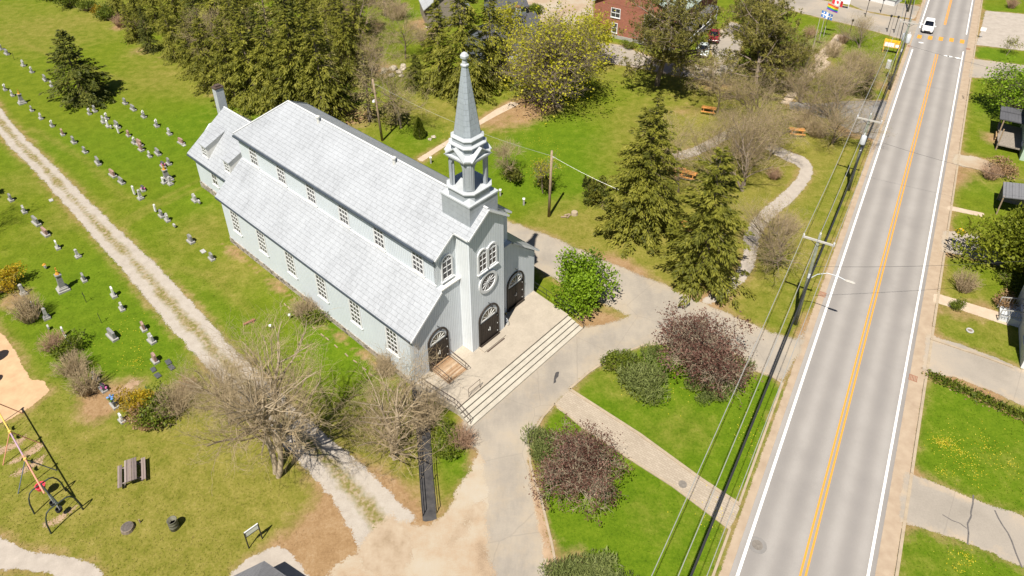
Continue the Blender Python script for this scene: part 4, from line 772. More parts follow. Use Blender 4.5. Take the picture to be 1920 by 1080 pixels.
plant('spruce_tree', 'low dark round spruce below the pile of rocks', 'tree', SP[3], g(782, 165), 3., (.62, .62, .38))
plant('spruce_tree', 'pale scraggly spruce behind the leaning wooden pole', 'tree', SP[4], g(694, 226), 1., (1.0, 1.0, .72)); plant('spruce_tree', 'smaller pale scraggly spruce right of the leaning wooden pole', 'tree', SP[4], g(742, 232), 2.4, (.85, .85, .38))
for x, y, hh, lb in ((1204, 436, 15.8, 'huge olive spruce in the park, left one of the pair beside the driveway'), (1312, 520, 14.6, 'huge olive spruce in the park nearest the driveway, right one of the pair')):
    plant('spruce_tree', lb, 'tree', spruce(int(x), hh, 5.0, m_spruce, droop=.3, card=.36, dens=4.0, gap=.10, fill=.66, fat=.34), g(x, y), .5)
def pine(seed, h, r0, nt_=420):
    A, tips = skeleton(seed, h, r0, levels=3, spread=1.15, trunk=.3, up=.12, kids=(3, 2, 1.6), shrink=.52); rng = np.random.default_rng(seed); E = A[A[:, 8] >= 2][:, 3:6]; c0 = E[rng.integers(0, len(E), nt_*2)]+rng.normal(0, .22, (nt_*2, 3)); k = 9
    c = np.repeat(c0, k, 0); d = nrm(rng.normal(size=(len(c), 3))+np.array([0, 0, .35])); c = c+d*.18; V, Fc = cards(c, d, rng.uniform(.24, .46, len(c)), .08, rng, .6); tn = np.clip(np.repeat(rng.normal(.45, .2, len(c0)), k)+rng.normal(0, .12, len(c)), 0, 1)
    return seg_mesh('trunk', A[:, :8], m_bark, 5), np_mesh('crown', V, Fc, m_pine, np.repeat(tn, 4))
PI_ = [pine(31, 15, .30, 950), pine(32, 14, .27, 950)]
plant('pine_tree', 'tall open pine in front of the red brick building', 'tree', PI_[0], g(1232, 160), 0, (1.45, 1.45, 1.4)); plant('pine_tree', 'wide open pine right of the red parked car', 'tree', PI_[1], g(1412, 188), 1., (1.4, 1.4, 1.25))
plant('pine_tree', 'slim pine at the corner behind the red car near the street', 'tree', PI_[0], g(1400, 75), 2., (.85, .85, .85)); plant('pine_tree', 'pine between the flagpoles and the winding path', 'tree', PI_[1], g(1475, 165), 3., (1., 1., .95))
plant('spruce_tree', 'dark green young spruce between the bare trees and the roadside pole', 'tree', SP[3], g(1622, 182), 3., (.42, .42, .3))
# broadleaf trees
plant('maple_tree', 'broad maple with yellow green spring buds right of the spire', 'tree', leafy(41, 12.5, .34, m_maple, 10500, .27, levels=4, spread=.85, trunk=.22, kids=(4, 2.2, 1.6, 1.3), forks=2, ntw=1600, clump=.42, shrink=.66), g(1046, 200), .6, (1.28, 1.28, 1.1))
plant('maple_tree', 'smaller yellow green maple in front of the parked blue car', 'tree', leafy(42, 9, .22, m_maple, 5200, .30, levels=3, spread=.8, trunk=.25, kids=(4, 2.4, 1.6), ntw=900, clump=.42), g(1098, 118), .6)
plant('leafy_tree', 'yellow green tree beside the grey house roof left of the maple', 'tree', leafy(43, 9, .2, m_maple, 4500, .32, levels=3, spread=.8, trunk=.25, kids=(4, 2.4, 1.6), ntw=900, clump=.45), g(945, 120), 2.6)
plant('leafy_bush', 'bright green leafy bush beside the right edge of the church steps', 'bush', bush(51, 4.6, 4.9, m_fresh, 8200, .24, up=.2, aspect=.62, lumps=16, ns=90), g(1094, 570), 0, 1, None, ('stems', 'foliage'))
plant('purple_leaf_tree', 'purple leaved tree with two crowns over the junipers near the road', 'tree', leafy(61, 4.6, .12, m_purple, 10500, .125, m_pale, levels=4, spread=.85, trunk=.14, kids=(3, 2.2, 1.7, 1.2), forks=4, ntw=2200, clump=.12, up=.3), g(1322, 692), .3, (1.35, 1.35, 1.05))
plant('purple_leaf_tree', 'round purple leaved tree standing alone on the nearer island bed', 'tree', leafy(62, 5.2, .14, m_purple, 11500, .125, m_pale, levels=4, spread=.85, trunk=.14, kids=(3, 2.3, 1.7, 1.2), forks=3, ntw=2600, clump=.12, up=.3), g(1108, 930), .9, (1.0, 1.0, 1.05))
thj = bush(52, 6.8, 6.6, m_thuja, 42000, .31, up=.5, aspect=.5, lumps=34, ns=90)
plant('cedar_tree', 'dense olive yellow rounded cedar beside the road at the right edge', 'tree', thj, g(1926, 512), 0, (1.05, 1.05, 1.1), None, ('stems', 'foliage'))
plant('crabapple_tree', 'leafy green tree with pale blossom beside the dark little roof', 'tree', leafy(63, 7.2, .2, m_fresh, 7000, .26, levels=4, spread=.85, trunk=.2, kids=(3, 2.2, 1.6, 1.2), ntw=1400, clump=.35, forks=2), g(1898, 222), 0, (1.15, 1.15, .95))
plant('young_tree', 'small young tree on the lawn between two gravel driveways', 'tree', leafy(64, 2.6, .05, m_olive, 700, .14, levels=2, kids=(3, 2), ntw=200, clump=.15), g(1886, 104))
sap = leafy(65, 4.6, .07, m_maple, 1000, .16, levels=3, kids=(2, 2, 1), ntw=700, clump=.22)
plant('young_tree', 'thin budding sapling just left of the upright wooden pole', 'tree', sap, g(1018, 362), 0, 1.); plant('young_tree', 'thin budding sapling on the lawn between spire and pole', 'tree', bare(66, 4.6, .08, ntw=1100, levels=3)[:2], g(957, 340), 0, 1.0)
rng = np.random.default_rng(53); n_ = 2600; q_ = rng.random(n_)**.8; th = rng.uniform(0, 6.283, n_); rr_ = (1-q_)**.75*.95*np.minimum(1, .55+q_*3)*rng.uniform(.75, 1.05, n_); c = np.c_[np.cos(th)*rr_, np.sin(th)*rr_, .08+q_*2.8]; V, Fc = cards(c, nrm(np.c_[np.cos(th)*.6, np.sin(th)*.6, np.full(n_, .8)]+rng.normal(0, .3, (n_, 3))), rng.uniform(.16, .3, n_), .1, rng, .4)
plant('conical_cedar', 'small neat conical cedar behind the church roof', 'tree', (seg_mesh('trunk', np.array([[0, 0, -.05, 0, 0, 1.5, .06, .03]]), m_bark), np_mesh('crown', V, Fc, m_green, np.repeat(np.clip(rng.normal(.55, .2, n_), 0, 1), 4))), g(787, 258))
plant('cedar_shrub', 'dark upright shrub left of the two huge park spruces', 'shrub', bush(54, 2.6, 3.6, m_spruced, 2600, .3, up=1.), g(1116, 384), 0, 1, None, ('stems', 'foliage'))
plant('cedar_shrub', 'dark ragged shrub left of the lawn sapling near the church roof', 'shrub', bush(55, 2.2, 2.0, m_spruced, 900, .28, up=1.), g(960, 338), 0, 1, None, ('stems', 'foliage')); plant('cedar_shrub', 'dark ragged shrub at the foot of the upright wooden pole', 'shrub', bush(55, 2.2, 2.0, m_spruced, 900, .28, up=1.), g(1020, 352), 0, .9, None, ('stems', 'foliage'))
b1 = bare(71, 15.0, .21, m_pale, ntw=1900, levels=4, spread=.72, trunk=.22, kids=(2.6, 1.6, 1.2, .7), forks=2, shrink=.56, up=.2); plant('bare_tree', 'large bare tree leaning over the gravel track, lower left', 'tree', b1[:2], g(521, 893), 2.2, (1.05, 1.05, 1.12))
b2 = bare(72, 9.2, .16, m_pale, m_twig, ntw=1800, levels=4, spread=.9, trunk=.10, kids=(2.1, 1.6, 1.3, .9), forks=3, shrink=.62); plant('bare_tree', 'wide pale bare tree left of the dark asphalt ramp', 'tree', b2[:2], g(739, 858), .4, 1.)
b3 = bare(73, 10.5, .15, m_bark, m_twig, ntw=1900, levels=4, spread=.7, trunk=.25, kids=(2.2, 1.7, 1.4, 1.0), shrink=.64)
b4 = bare(74, 10.0, .14, m_bark, m_twig, ntw=2000, levels=4, spread=.62, trunk=.2, kids=(2.2, 1.6, 1.3, .9), forks=3, shrink=.64)
b3 = budded(b3, 1, 2800, .12); b4 = budded(b4, 2, 3200, .12)
for pair, x, y, rz, s, lb in ((b1, 432, 795, 1., .62, 'smaller bare tree beside the gravel track, above the large leaning one'), (b3, 1272, 360, 0, .95, 'slender bare tree next to the pair of orange picnic tables'), (b4, 1390, 358, 1, 1.05, 'spreading bare tree inside the bend of the winding path'), (b4, 1460, 492, 2.4, .8, 'bushy bare tree left of the roadside pole with the street lamp'), (b3, 1512, 222, 2, .85, 'bare tree beside the dark driveway mouth, left one'), (b4, 1562, 268, 4, .75, 'bare tree beside the pole with the big transformers'),
    (b3, 1440, 300, 3, .8, 'bare tree above the loop of the winding path'), (b4, 1583, 178, 5, .9, 'bare tree behind the yellow notice board'), (b3, 1345, 300, 5, .62, 'small bare tree right of the picnic tables'), (b4, 1610, 90, 1, .6, 'small bare tree on the lawn behind the lamp post'), (b3, 1360, 262, 2, .5, 'small bare tree where the park footpath begins'), (b3, 752, 240, 1, 1.02, 'tall thin bare tree right of the leaning wooden pole'), (b3, 698, 170, 4, .95, 'thin bare tree in front of the wood, left of the rock pile'), (b3, 760, 110, 2, .9, 'thin bare tree between the rock pile and the wooden barn'), (b4, 1450, 60, 2, .75, 'pinkish bare tree beside the side street'), (b3, 990, 160, 2, .7, 'bare tree behind the grey house porch'), (b4, 1420, 235, 3, .9, 'dense bare tree beside the park footpath'), (b3, 1345, 212, 1, .9, 'bare tree right of the first orange picnic table'), (b4, 1372, 300, 5, .9, 'low branching bare tree between footpath and winding path'), (b4, 1560, 240, 1, 1., 'bare tree covering the inner end of the dark driveway'), (b4, 1500, 190, 1, 1.05, 'bare tree at the foot of the concrete walk'), (b3, 440, 140, 2, 1.2, 'bare tree top among the spruces near the field'), (b3, 680, 100, 5, 1.2, 'bare tree top at the right end of the wood')):
    plant('bare_tree', lb, 'tree', pair if pair is not b1 else pair[:2], g(x, y), rz, s)
tb1 = twigbush(81, 2.6, 2.4, 190, m_twig); tb2 = twigbush(82, 2.4, 1.8, 170, m_twigr); tb3 = twigbush(83, 3.2, 2.2, 230, m_twig)
gb = bush(84, 2.4, 1.7, m_green, 1500, .2, up=.3); jb = bush(85, 3.6, 1.5, m_junip, 5200, .30, up=.9, aspect=.16, lumps=12, ns=20); yb = bush(86, 2.6, 2.0, m_yellow, 1900, .16, up=.4); rb = bush(87, 2.2, 1.3, m_rusty, 1300, .16, up=.2)
for pair, x, y, s, nm, lb, nn in (
  (yb, 12, 545, 1.25, 'forsythia_bush', 'large golden yellow bush at the left edge beside the gravestones', 1), (tb1, 58, 600, 1.2, 'twiggy_bush', 'brown twiggy bush below the golden yellow bush', 0), (tb2, 105, 655, 1.1, 'twiggy_bush', 'brown twiggy bush at the upper right of the orange sand', 0), (gb, 132, 668, .9, 'green_bush', 'dark green bush in the twiggy hedge beside the gravestones', 1),
  (tb3, 140, 700, 1., 'twiggy_bush', 'brown twiggy bush right of the orange sand, middle of the hedge', 0), (tb1, 165, 735, 1.1, 'twiggy_bush', 'brown twiggy bush at the lower end of the hedge near the flowers', 0), (yb, 262, 768, .9, 'forsythia_bush', 'yellow flowering bush below the small patch of bare earth', 1), (rb, 275, 792, 1., 'rusty_bush', 'reddish brown low bush below the yellow flowering bush', 1), (gb, 305, 785, 1.15, 'green_bush', 'green bush right of the yellow flowering bush', 1), (tb3, 330, 770, 1.1, 'twiggy_bush', 'pale twiggy bush under the smaller bare tree', 0), (tb2, 352, 735, .9, 'twiggy_bush', 'reddish twiggy bush left of the gravel track', 0),
  (tb3, 572, 590, .95, 'twiggy_bush', 'twiggy bush against the church side wall', 0), (gb, 582, 606, .8, 'green_bush', 'green bush at the foot of the church side wall', 1), (tb1, 725, 700, 1.0, 'twiggy_bush', 'bare twiggy shrub against the church wall near the ramp', 0), (tb3, 800, 790, 1.15, 'twiggy_bush', 'twiggy bush over the top of the dark asphalt ramp', 0), (tb2, 868, 835, 1., 'twiggy_bush', 'brown twiggy bush at the lower end of the church steps', 0), (gb, 845, 845, .9, 'green_bush', 'olive bush at the lower end of the church steps', 1),
  (jb, 1216, 718, 1.2, 'juniper_bush', 'blue green juniper under the twin crowned purple tree, left side', 1), (gb, 1150, 693, .9, 'green_bush', 'dark green bush at the left tip of the upper island bed', 1), (gb, 1185, 685, .8, 'green_bush', 'olive bush between the juniper and the driveway kerb', 1), (jb, 1330, 730, .8, 'juniper_bush', 'low juniper below the twin crowned purple tree', 1), (jb, 1372, 715, .9, 'juniper_bush', 'juniper right of the twin crowned purple tree', 1), (jb, 1022, 862, 1.0, 'juniper_bush', 'juniper between the driveway and the lone purple tree', 1), (jb, 1115, 1112, 1.05, 'juniper_bush', 'big spreading juniper on the bed at the bottom of the picture', 1), (jb, 1068, 1118, .9, 'juniper_bush', 'brownish juniper next to the driveway at the bottom', 1),
  (tb3, 1500, 235, 1.4, 'twiggy_bush', 'wide twiggy shrub near the picnic table by the winding path', 0), (tb3, 1400, 290, 1.5, 'twiggy_bush', 'wide pale twiggy shrub between the two park paths', 0), (tb3, 1430, 265, 1.5, 'twiggy_bush', 'wide pale twiggy shrub above the winding path', 0), (tb2, 1450, 335, .9, 'twiggy_bush', 'twiggy shrub inside the loop of the winding path', 0), (tb1, 1450, 472, 1., 'twiggy_bush', 'twiggy shrub right of the winding path', 0), (tb3, 1470, 435, 1.1, 'twiggy_bush', 'twiggy shrub beside the wires above the bushy bare tree', 0), (gb, 1440, 492, .9, 'green_bush', 'green shrub at the foot of the bushy bare tree', 1), (tb1, 1560, 160, 1.5, 'twiggy_bush', 'twiggy shrub between concrete walk and dark driveway', 0), (tb2, 1518, 70, 1.2, 'twiggy_bush', 'reddish twiggy bush at the foot of the flagpoles', 0), (tb3, 1600, 130, 1.5, 'twiggy_bush', 'wide twiggy shrub left of the yellow notice board', 0), (tb3, 1560, 105, 1.2, 'twiggy_bush', 'twiggy shrub beside the concrete walk', 0), (tb2, 1580, 80, 1., 'twiggy_bush', 'low twiggy shrub at the end of the concrete walk', 0), (gb, 1600, 175, 1., 'green_bush', 'green shrub beside the young dark spruce', 1), (tb3, 1530, 255, 1.3, 'twiggy_bush', 'twiggy shrub left of the transformer pole', 0),
  (rb, 1882, 325, 1.4, 'rusty_bush', 'brown dry shrubs beside the dirt drive', 1), (tb2, 1855, 335, 1.1, 'twiggy_bush', 'brown twiggy bush beside the dirt drive', 0), (tb1, 1805, 545, 1., 'twiggy_bush', 'grey twiggy bush below the olive cedar', 0), (rb, 1880, 572, 1., 'rusty_bush', 'golden dry bush beside the white porch steps', 1), (gb, 1795, 580, .5, 'green_bush', 'low green perennial in the bed beside the house walk', 1), (tb2, 1895, 15, 1.1, 'twiggy_bush', 'round brown bush on the lawn at the top right', 0), (gb, 1905, 545, .9, 'green_bush', 'green bush under the olive cedar', 1), (gb, 830, 30, 1.2, 'green_bush', 'green bush below the wooden barn', 1), (tb3, 800, 85, 1.4, 'twiggy_bush', 'twiggy shrub between barn and rock pile', 0), (gb, 640, 195, 1.3, 'green_bush', 'green bush at the end of the wood above the church roof', 1), (tb2, 700, 60, 1.6, 'twiggy_bush', 'reddish brush behind the thin bare trees', 0), (tb3, 745, 35, 1.8, 'twiggy_bush', 'brown brush left of the wooden barn', 0), (gb, 1000, 25, 1.2, 'green_bush', 'green bush beside the chimney of the grey house', 1), (gb, 1180, 90, .8, 'green_bush', 'green bush at the foot of the red brick wall', 1), (tb1, 1340, 165, 1., 'twiggy_bush', 'twiggy shrub by the picnic table lawn', 0),
  (gb, 130, 12, 1.5, 'green_bush', 'green shrub at the upper end of the field hedge', 1), (gb, 160, 20, 1.4, 'green_bush', 'second green shrub of the field hedge', 1), (yb, 186, 28, .9, 'forsythia_bush', 'yellowish shrub in the field hedge', 1), (gb, 208, 34, 1.6, 'green_bush', 'dark green shrub of the field hedge beside the yellowish one', 1), (tb2, 228, 50, 1.4, 'twiggy_bush', 'brown shrub of the field hedge beside the first spruces', 0), (tb1, 260, 70, 1.4, 'twiggy_bush', 'grey twiggy shrub below the first spruces of the wood', 0), (gb, 100, -2, 1.6, 'green_bush', 'green shrub at the far end of the field hedge', 1)):
    plant(nm, lb, 'bush', pair, g(x, y), R.uniform(0, 6), (s, s, s*R.uniform(.9, 1.1)), None, ('stems', 'foliage' if nn else 'twigs'))
plant('spruce_tree', 'dark spruce just past the left edge whose shade falls on the track side', 'tree', SP[3], g(-75, 400), 0, (.75, .75, .6))
plant('bare_tree', 'bare tree past the left edge of the graveyard', 'tree', b3[:2], g(-60, 470), 0, .9)
# low hedge of perennials along the paved driveway, dandelions
rng = np.random.default_rng(5); a0, a1 = np.array(g(1745, 705).to_2d()), np.array(g(1935, 790).to_2d()); nn = 1500; f = rng.random((nn, 1)); c = a0*(1-f)+a1*f+rng.normal(0, .28, (nn, 2)); c = np.c_[c, np.abs(rng.normal(0, .16, nn))+.02]
V, Fc = cards(c, nrm(rng.normal(size=(nn, 3))+[0, 0, .8]), rng.uniform(.15, .35, nn), .12, rng); tag(link('flower_border', np_mesh('flower_border', V, Fc, m_green, np.repeat(rng.random(nn), 4))), 'narrow border of low green and brown plants along the paved driveway', 'flower bed', None, 'stuff')
nn = 700; f = rng.random((nn, 1)); c = a0*(1-f)+a1*f+rng.normal(0, .3, (nn, 2)); c = np.c_[c, np.full(nn, .03)+.02*rng.random(nn)]; V, Fc = cards(c, nrm(rng.normal(size=(nn, 3))*[1, 1, .2]), rng.uniform(.1, .3, nn), .1, rng); tag(link('dry_leaves', np_mesh('dry_leaves', V, Fc, m_rusty, np.repeat(rng.random(nn), 4))), 'dry brown leaves lying between the plants of the driveway border', 'leaves', None, 'stuff')
cl = []
for x, y, r, k in ((1775, 830, 1.2, 170), (1760, 830, .7, 90), (1800, 850, 2.6, 130), (1850, 840, 3.5, 120), (1768, 885, .9, 40), (1830, 890, 2.5, 60), (1815, 1045, 1.2, 50), (1790, 1065, 2, 40), (1900, 870, 2.5, 60), (255, 678, 1.6, 60), (260, 650, 3., 60), (230, 620, 3, 30), (1010, 265, 4, 90), (985, 225, 4, 70), (1250, 745, 5, 40), (1340, 960, 3, 60), (1400, 820, 2.5, 40), (1420, 770, 2, 20), (960, 290, 3, 40), (840, 250, 3, 40), (1860, 30, 3, 60), (1840, 0, 2, 40), (300, 240, 8, 40)):
    q = np.array(g(x, y).to_2d()); cl.append(q+rng.normal(0, r*.5, (k, 2))*rng.random((k, 1))**.6)
cl = np.concatenate(cl); of_ = (cl-RA)@RN; cl = cl[(of_ < -1.4) | (of_ > 8.9)]; n_ = len(cl); c = np.c_[cl, np.full(n_, .05)]; d = np.c_[nrm(rng.normal(size=(n_, 2))), np.zeros(n_)]; s_ = rng.uniform(.04, .085, n_); a_ = d*s_[:, None]/2; b_ = np.c_[-d[:, 1], d[:, 0], d[:, 2]]*s_[:, None]/2
V = np.stack([c-a_, c-b_, c+a_, c+b_], 1).reshape(-1, 3); tag(link('dandelions', np_mesh('dandelions', V, np.arange(n_*4).reshape(-1, 4), m_fl, np.repeat(rng.random(n_), 4))), 'scattered yellow dandelion flowers in the lawns', 'flowers', None, 'stuff')
# ------------------------------------------------------------------ gravestones: moulds in local space (face along x), then copies
m_gran = mat('grey granite', (.21, .205, .20), .25, 6, .6); m_granl = mat('light granite', (.36, .35, .335), .2, 6, .7); m_pink = mat('pink granite', (.30, .19, .16), .25, 6, .6); m_dkgr = mat('dark granite', (.075, .078, .085), .3, 6, .4)
m_marb = mat('white marble', (.58, .57, .55), .12, 5, .6); m_lich = mat('orange lichen', (.45, .22, .03), .4, 6, .9); m_base = mat('stone base', (.30, .29, .27), .2, 6, .8); m_fpink = mat('pink petals', (.5, .12, .3), .4, 12, .8); m_fwhite = mat('white petals', (.72, .70, .68), .2, 12, .8); m_fmix = mat('mixed petals', (.12, .25, .5), .7, 12, .8); m_leafg = mat('leaf green', (.06, .12, .02), .3, 8, .8)
def tablet(kind, w, h, t):
    b = MB()
    if kind == 'round': b.prism([(-w/2, .2), (w/2, .2)]+[(w/2*math.cos(a), h-w*.22+w*.22*math.sin(a)) for a in [math.pi*k/9 for k in range(10)]], -t/2, t/2)
    elif kind == 'slant': b.add([(-w/2, -t, .2), (w/2, -t, .2), (w/2, t, .2), (-w/2, t, .2), (-w/2, t*.2, h), (w/2, t*.2, h), (w/2, t, h), (-w/2, t, h)], [(0, 1, 2, 3), (4, 7, 6, 5), (0, 4, 5, 1), (1, 5, 6, 2), (2, 6, 7, 3), (3, 7, 4, 0)])
    elif kind == 'shoulder': b.prism([(-w/2, .2), (w/2, .2), (w/2, h*.82), (w*.3, h*.86), (w*.18, h), (-w*.18, h), (-w*.3, h*.86), (-w/2, h*.82)], -t/2, t/2)
    elif kind == 'pillar': b.loft([[(x*w/2, y*w/2, z) for x, y in ((-1, -1), (1, -1), (1, 1), (-1, 1))] for w, z in ((w, .2), (w, .35), (w*.75, .42), (w*.6, h*.9), (w*.72, h*.92), (w*.3, h))])
    elif kind == 'slab': b.prism([(-w/2, .15), (w/2, .15), (w/2, h-.08), (w/2-.1, h), (-w/2+.1, h), (-w/2, h-.08)], -t/2, t/2)
    return b
def flowers(m, x, z, r, seed):
    rg_ = random.Random(seed); b = MB()
    for _ in range(9): b.lathe([(.01, -.05), (.05*r, -.02), (.055*r, .02), (.01, .05)], 5, x+rg_.uniform(-.14, .14)*r, rg_.uniform(-.1, .1)*r, z+rg_.uniform(-.05, .1)*r)
    return b
ST = {}
def stone_mould(key, kind, w, h, t, m, base=True, extra=None):
    L_ = [('tablet', tablet(kind, w, h, t).mesh('tablet', m))]
    if base: L_.append(('base', MB().box(-w/2-.14, w/2+.14, -t/2-.16, t/2+.16, -.1, .22).mesh('base', m_base)))
    L_ += extra or []; ST[key] = L_
def crossmb(z, s=1., r=.05): return MB().box(-r, r, -r*.8, r*.8, z, z+.55*s).box(-.2*s, .2*s, -r*.7, r*.7, z+.3*s, z+.39*s)
stone_mould('grey', 'round', .72, 1.05, .2, m_gran); stone_mould('light', 'shoulder', .68, 1.1, .2, m_granl); stone_mould('wide', 'slab', 1.15, .95, .22, m_gran); stone_mould('pink', 'slab', 1.05, .9, .22, m_pink); stone_mould('pinkr', 'round', .7, 1.15, .22, m_pink)
stone_mould('dark', 'slab', .85, .85, .2, m_dkgr); stone_mould('white', 'round', .5, 1.15, .14, m_marb); stone_mould('slim', 'pillar', .42, 1.35, .3, m_granl); stone_mould('small', 'round', .42, .6, .16, m_granl, False); stone_mould('slimw', 'slab', .36, 1.3, .14, m_marb, False)
stone_mould('flow', 'shoulder', .75, .95, .22, m_gran, True, [('flowers', flowers(m_fwhite, 0, 1.02, 1.5, 1).mesh('flowers', m_fwhite))]); stone_mould('flowp', 'round', .8, .85, .22, m_dkgr, True, [('flowers', flowers(m_fpink, .1, .5, 2.2, 2).mesh('flowers', m_fpink))]); stone_mould('flowm', 'slab', .8, .9, .22, m_dkgr, True, [('flowers', flowers(m_fmix, 0, 1.1, 2.4, 3).mesh('flowers', m_fmix)), ('leaves', flowers(m_leafg, 0, .95, 2.2, 4).mesh('leaves', m_leafg))])
stone_mould('cross', 'pillar', .4, .9, .3, m_granl, True, [('cross', crossmb(.85, 1.2).mesh('cross', m_marb))])
ST['iron'] = [('upright', MB().tube([(0, 0, -.1), (0, 0, 1.35)], .025, 6).mesh('upright', m_iron)), ('crossbar', MB().tube([(-.3, 0, .98), (.3, 0, .98)], .022, 6).mesh('crossbar', m_iron))]
ST['flat'] = [('plate', MB().box(-.32, .32, -.2, .2, -.05, .12).mesh('plate', m_dkgr))]; ST['marker'] = [('plate', MB().box(-.32, .32, -.22, .22, -.05, .1).mesh('plate', m_granl))]
def monument(h, m):
    sq = lambda w, z: [(x*w/2, y*w/2, z) for x, y in ((-1, -1), (1, -1), (1, 1), (-1, 1))]
    L_ = [('plinth', MB().loft([sq(1.15, -.1), sq(1.15, .22), sq(.9, .24), sq(.9, .45), sq(.75, .47), sq(.68, .62)]).mesh('plinth', m_base)), ('shaft', MB().loft([sq(.58, .6), sq(.46, h*.7), sq(.62, h*.72), sq(.62, h*.76), sq(.3, h*.8)]).mesh('shaft', m)), ('cross', MB().box(-.06, .06, -.06, .06, h*.8, h+.2).box(-.24, .24, -.05, .05, h*.93, h*.93+.12).lathe([(.24, h*.74), (.27, h*.78), (.16, h*.84), (.08, h*.86)], 8).mesh('cross', m_lich))]
    return L_
ST['mon'] = monument(2.2, m_gran); ST['monb'] = monument(2.9, m_gran); ST['lich'] = ST['small'][:1]+[('lichen', MB().lathe([(.16, .5), (.2, .56), (.1, .68)], 7).mesh('lichen', m_lich))]
LOOK = dict(grey='grey rounded headstone', light='pale shouldered headstone', wide='wide grey headstone', pink='wide pinkish headstone', pinkr='rounded pinkish headstone', dark='dark low headstone', white='white marble headstone', slim='slim pale pillar gravestone', small='small plain gravestone', slimw='slim tall white gravestone', flow='grey headstone with white flowers', flowp='dark gravestone with pink flowers', flowm='dark headstone with blue flowers', cross='gravestone topped with a white cross', iron='thin black iron grave cross', flat='flat dark grave plate', marker='flat pale grave marker', mon='tall monument with orange cross', monb='largest monument with orange cross', lich='small stone with orange lichen')
tdir = np.array(g(222, 462).to_2d())-np.array(g(112, 346).to_2d()); RZ = math.atan2(tdir[1], tdir[0])
ROWS = [('the row past the lone spruce', [(2, 93, 'grey'), (13, 102, 'wide'), (27, 112, 'iron'), (44, 124, 'light'), (60, 136, 'flow'), (85, 151, 'wide'), (97, 162, 'light'), (168, 214, 'flow'), (178, 209, 'grey'), (200, 223, 'flow'), (194, 230, 'light'), (203, 238, 'white'), (209, 242, 'small'), (220, 239, 'wide'), (223, 251, 'slimw'), (241, 255, 'pinkr'), (252, 269, 'flow'), (262, 273, 'pink')]),
 ('the row above the gravel track', [(10, 169, 'flow'), (24, 180, 'light'), (42, 194, 'mon'), (60, 208, 'grey'), (77, 223, 'light'), (98, 237, 'flow'), (118, 253, 'pinkr'), (139, 268, 'grey'), (160, 286, 'grey'), (184, 307, 'wide'), (212, 330, 'pink'), (228, 343, 'wide'), (253, 366, 'slimw'), (264, 373, 'slim'), (268, 357, 'flowp')]),
 ('the row nearest the church roof', [(235, 195, 'grey'), (250, 206, 'wide'), (270, 220, 'flow'), (294, 237, 'flow'), (318, 252, 'light'), (340, 269, 'pink')]),
 ('the cluster by the dormers', [(265, 282, 'pinkr'), (281, 294, 'light'), (296, 289, 'wide'), (306, 313, 'flowp'), (317, 308, 'grey'), (315, 338, 'mon'), (307, 344, 'white'), (320, 346, 'slim'), (345, 273, 'marker')]),
 ('the row below the church corner', [(366, 377, 'light'), (374, 383, 'small'), (292, 398, 'slimw'), (303, 406, 'grey'), (314, 414, 'light'), (328, 427, 'small'), (358, 454, 'grey'), (381, 472, 'marker'), (397, 486, 'grey')]),
 ('the row at the left edge', [(21, 376, 'grey'), (46, 398, 'light'), (69, 420, 'wide'), (86, 440, 'pink'), (109, 466, 'white'), (147, 482, 'slim'), (96, 376, 'marker'), (86, 504, 'lich'), (119, 544, 'monb'), (158, 526, 'grey')]),
 ('the row below the gravel track', [(214, 556, 'white'), (229, 580, 'light'), (270, 618, 'pinkr'), (285, 641, 'light'), (291, 678, 'pinkr'), (316, 680, 'flat'), (322, 690, 'flat'), (288, 694, 'flat'), (296, 705, 'flat'), (162, 567, 'iron'), (191, 606, 'iron'), (211, 633, 'wide')]),
 ('the row along the twiggy hedge', [(38, 543, 'small'), (45, 552, 'slim'), (64, 580, 'white'), (66, 588, 'grey'), (88, 597, 'slim'), (92, 618, 'small'), (121, 630, 'slimw'), (131, 647, 'white'), (180, 711, 'light'), (194, 731, 'flowp'), (215, 761, 'flowm'), (229, 790, 'white')])]
kc = {}
for rn, L_ in ROWS:
    seen = {}
    for i, (x, y, k) in enumerate(L_):
        seen.setdefault(k, []).append(i)
    for i, (x, y, k) in enumerate(L_):
        n_ = len(seen[k]); pre = '' if n_ == 1 else ORD[seen[k].index(i)]+' '
        lb = f"{pre}{LOOK[k]} from the left in {rn}" if n_ > 1 else f"{LOOK[k]} in {rn}"
        t = thing('gravestone' if k not in ('iron', 'flat', 'marker', 'mon', 'monb') else {'iron': 'grave_cross', 'flat': 'grave_plate', 'marker': 'grave_plate', 'mon': 'grave_monument', 'monb': 'grave_monument'}[k], lb, 'grave cross' if k == 'iron' else 'gravestone', g(x, y), RZ+math.radians(R.uniform(-6, 6)), 'gravestones in the churchyard')
        s = R.uniform(.76, .96); t.scale = (s, s, s*R.uniform(.92, 1.08)); t.rotation_euler.x = math.radians(R.uniform(-2.5, 2.5))
        for nm, me in ST[k]: link(nm, me, t)
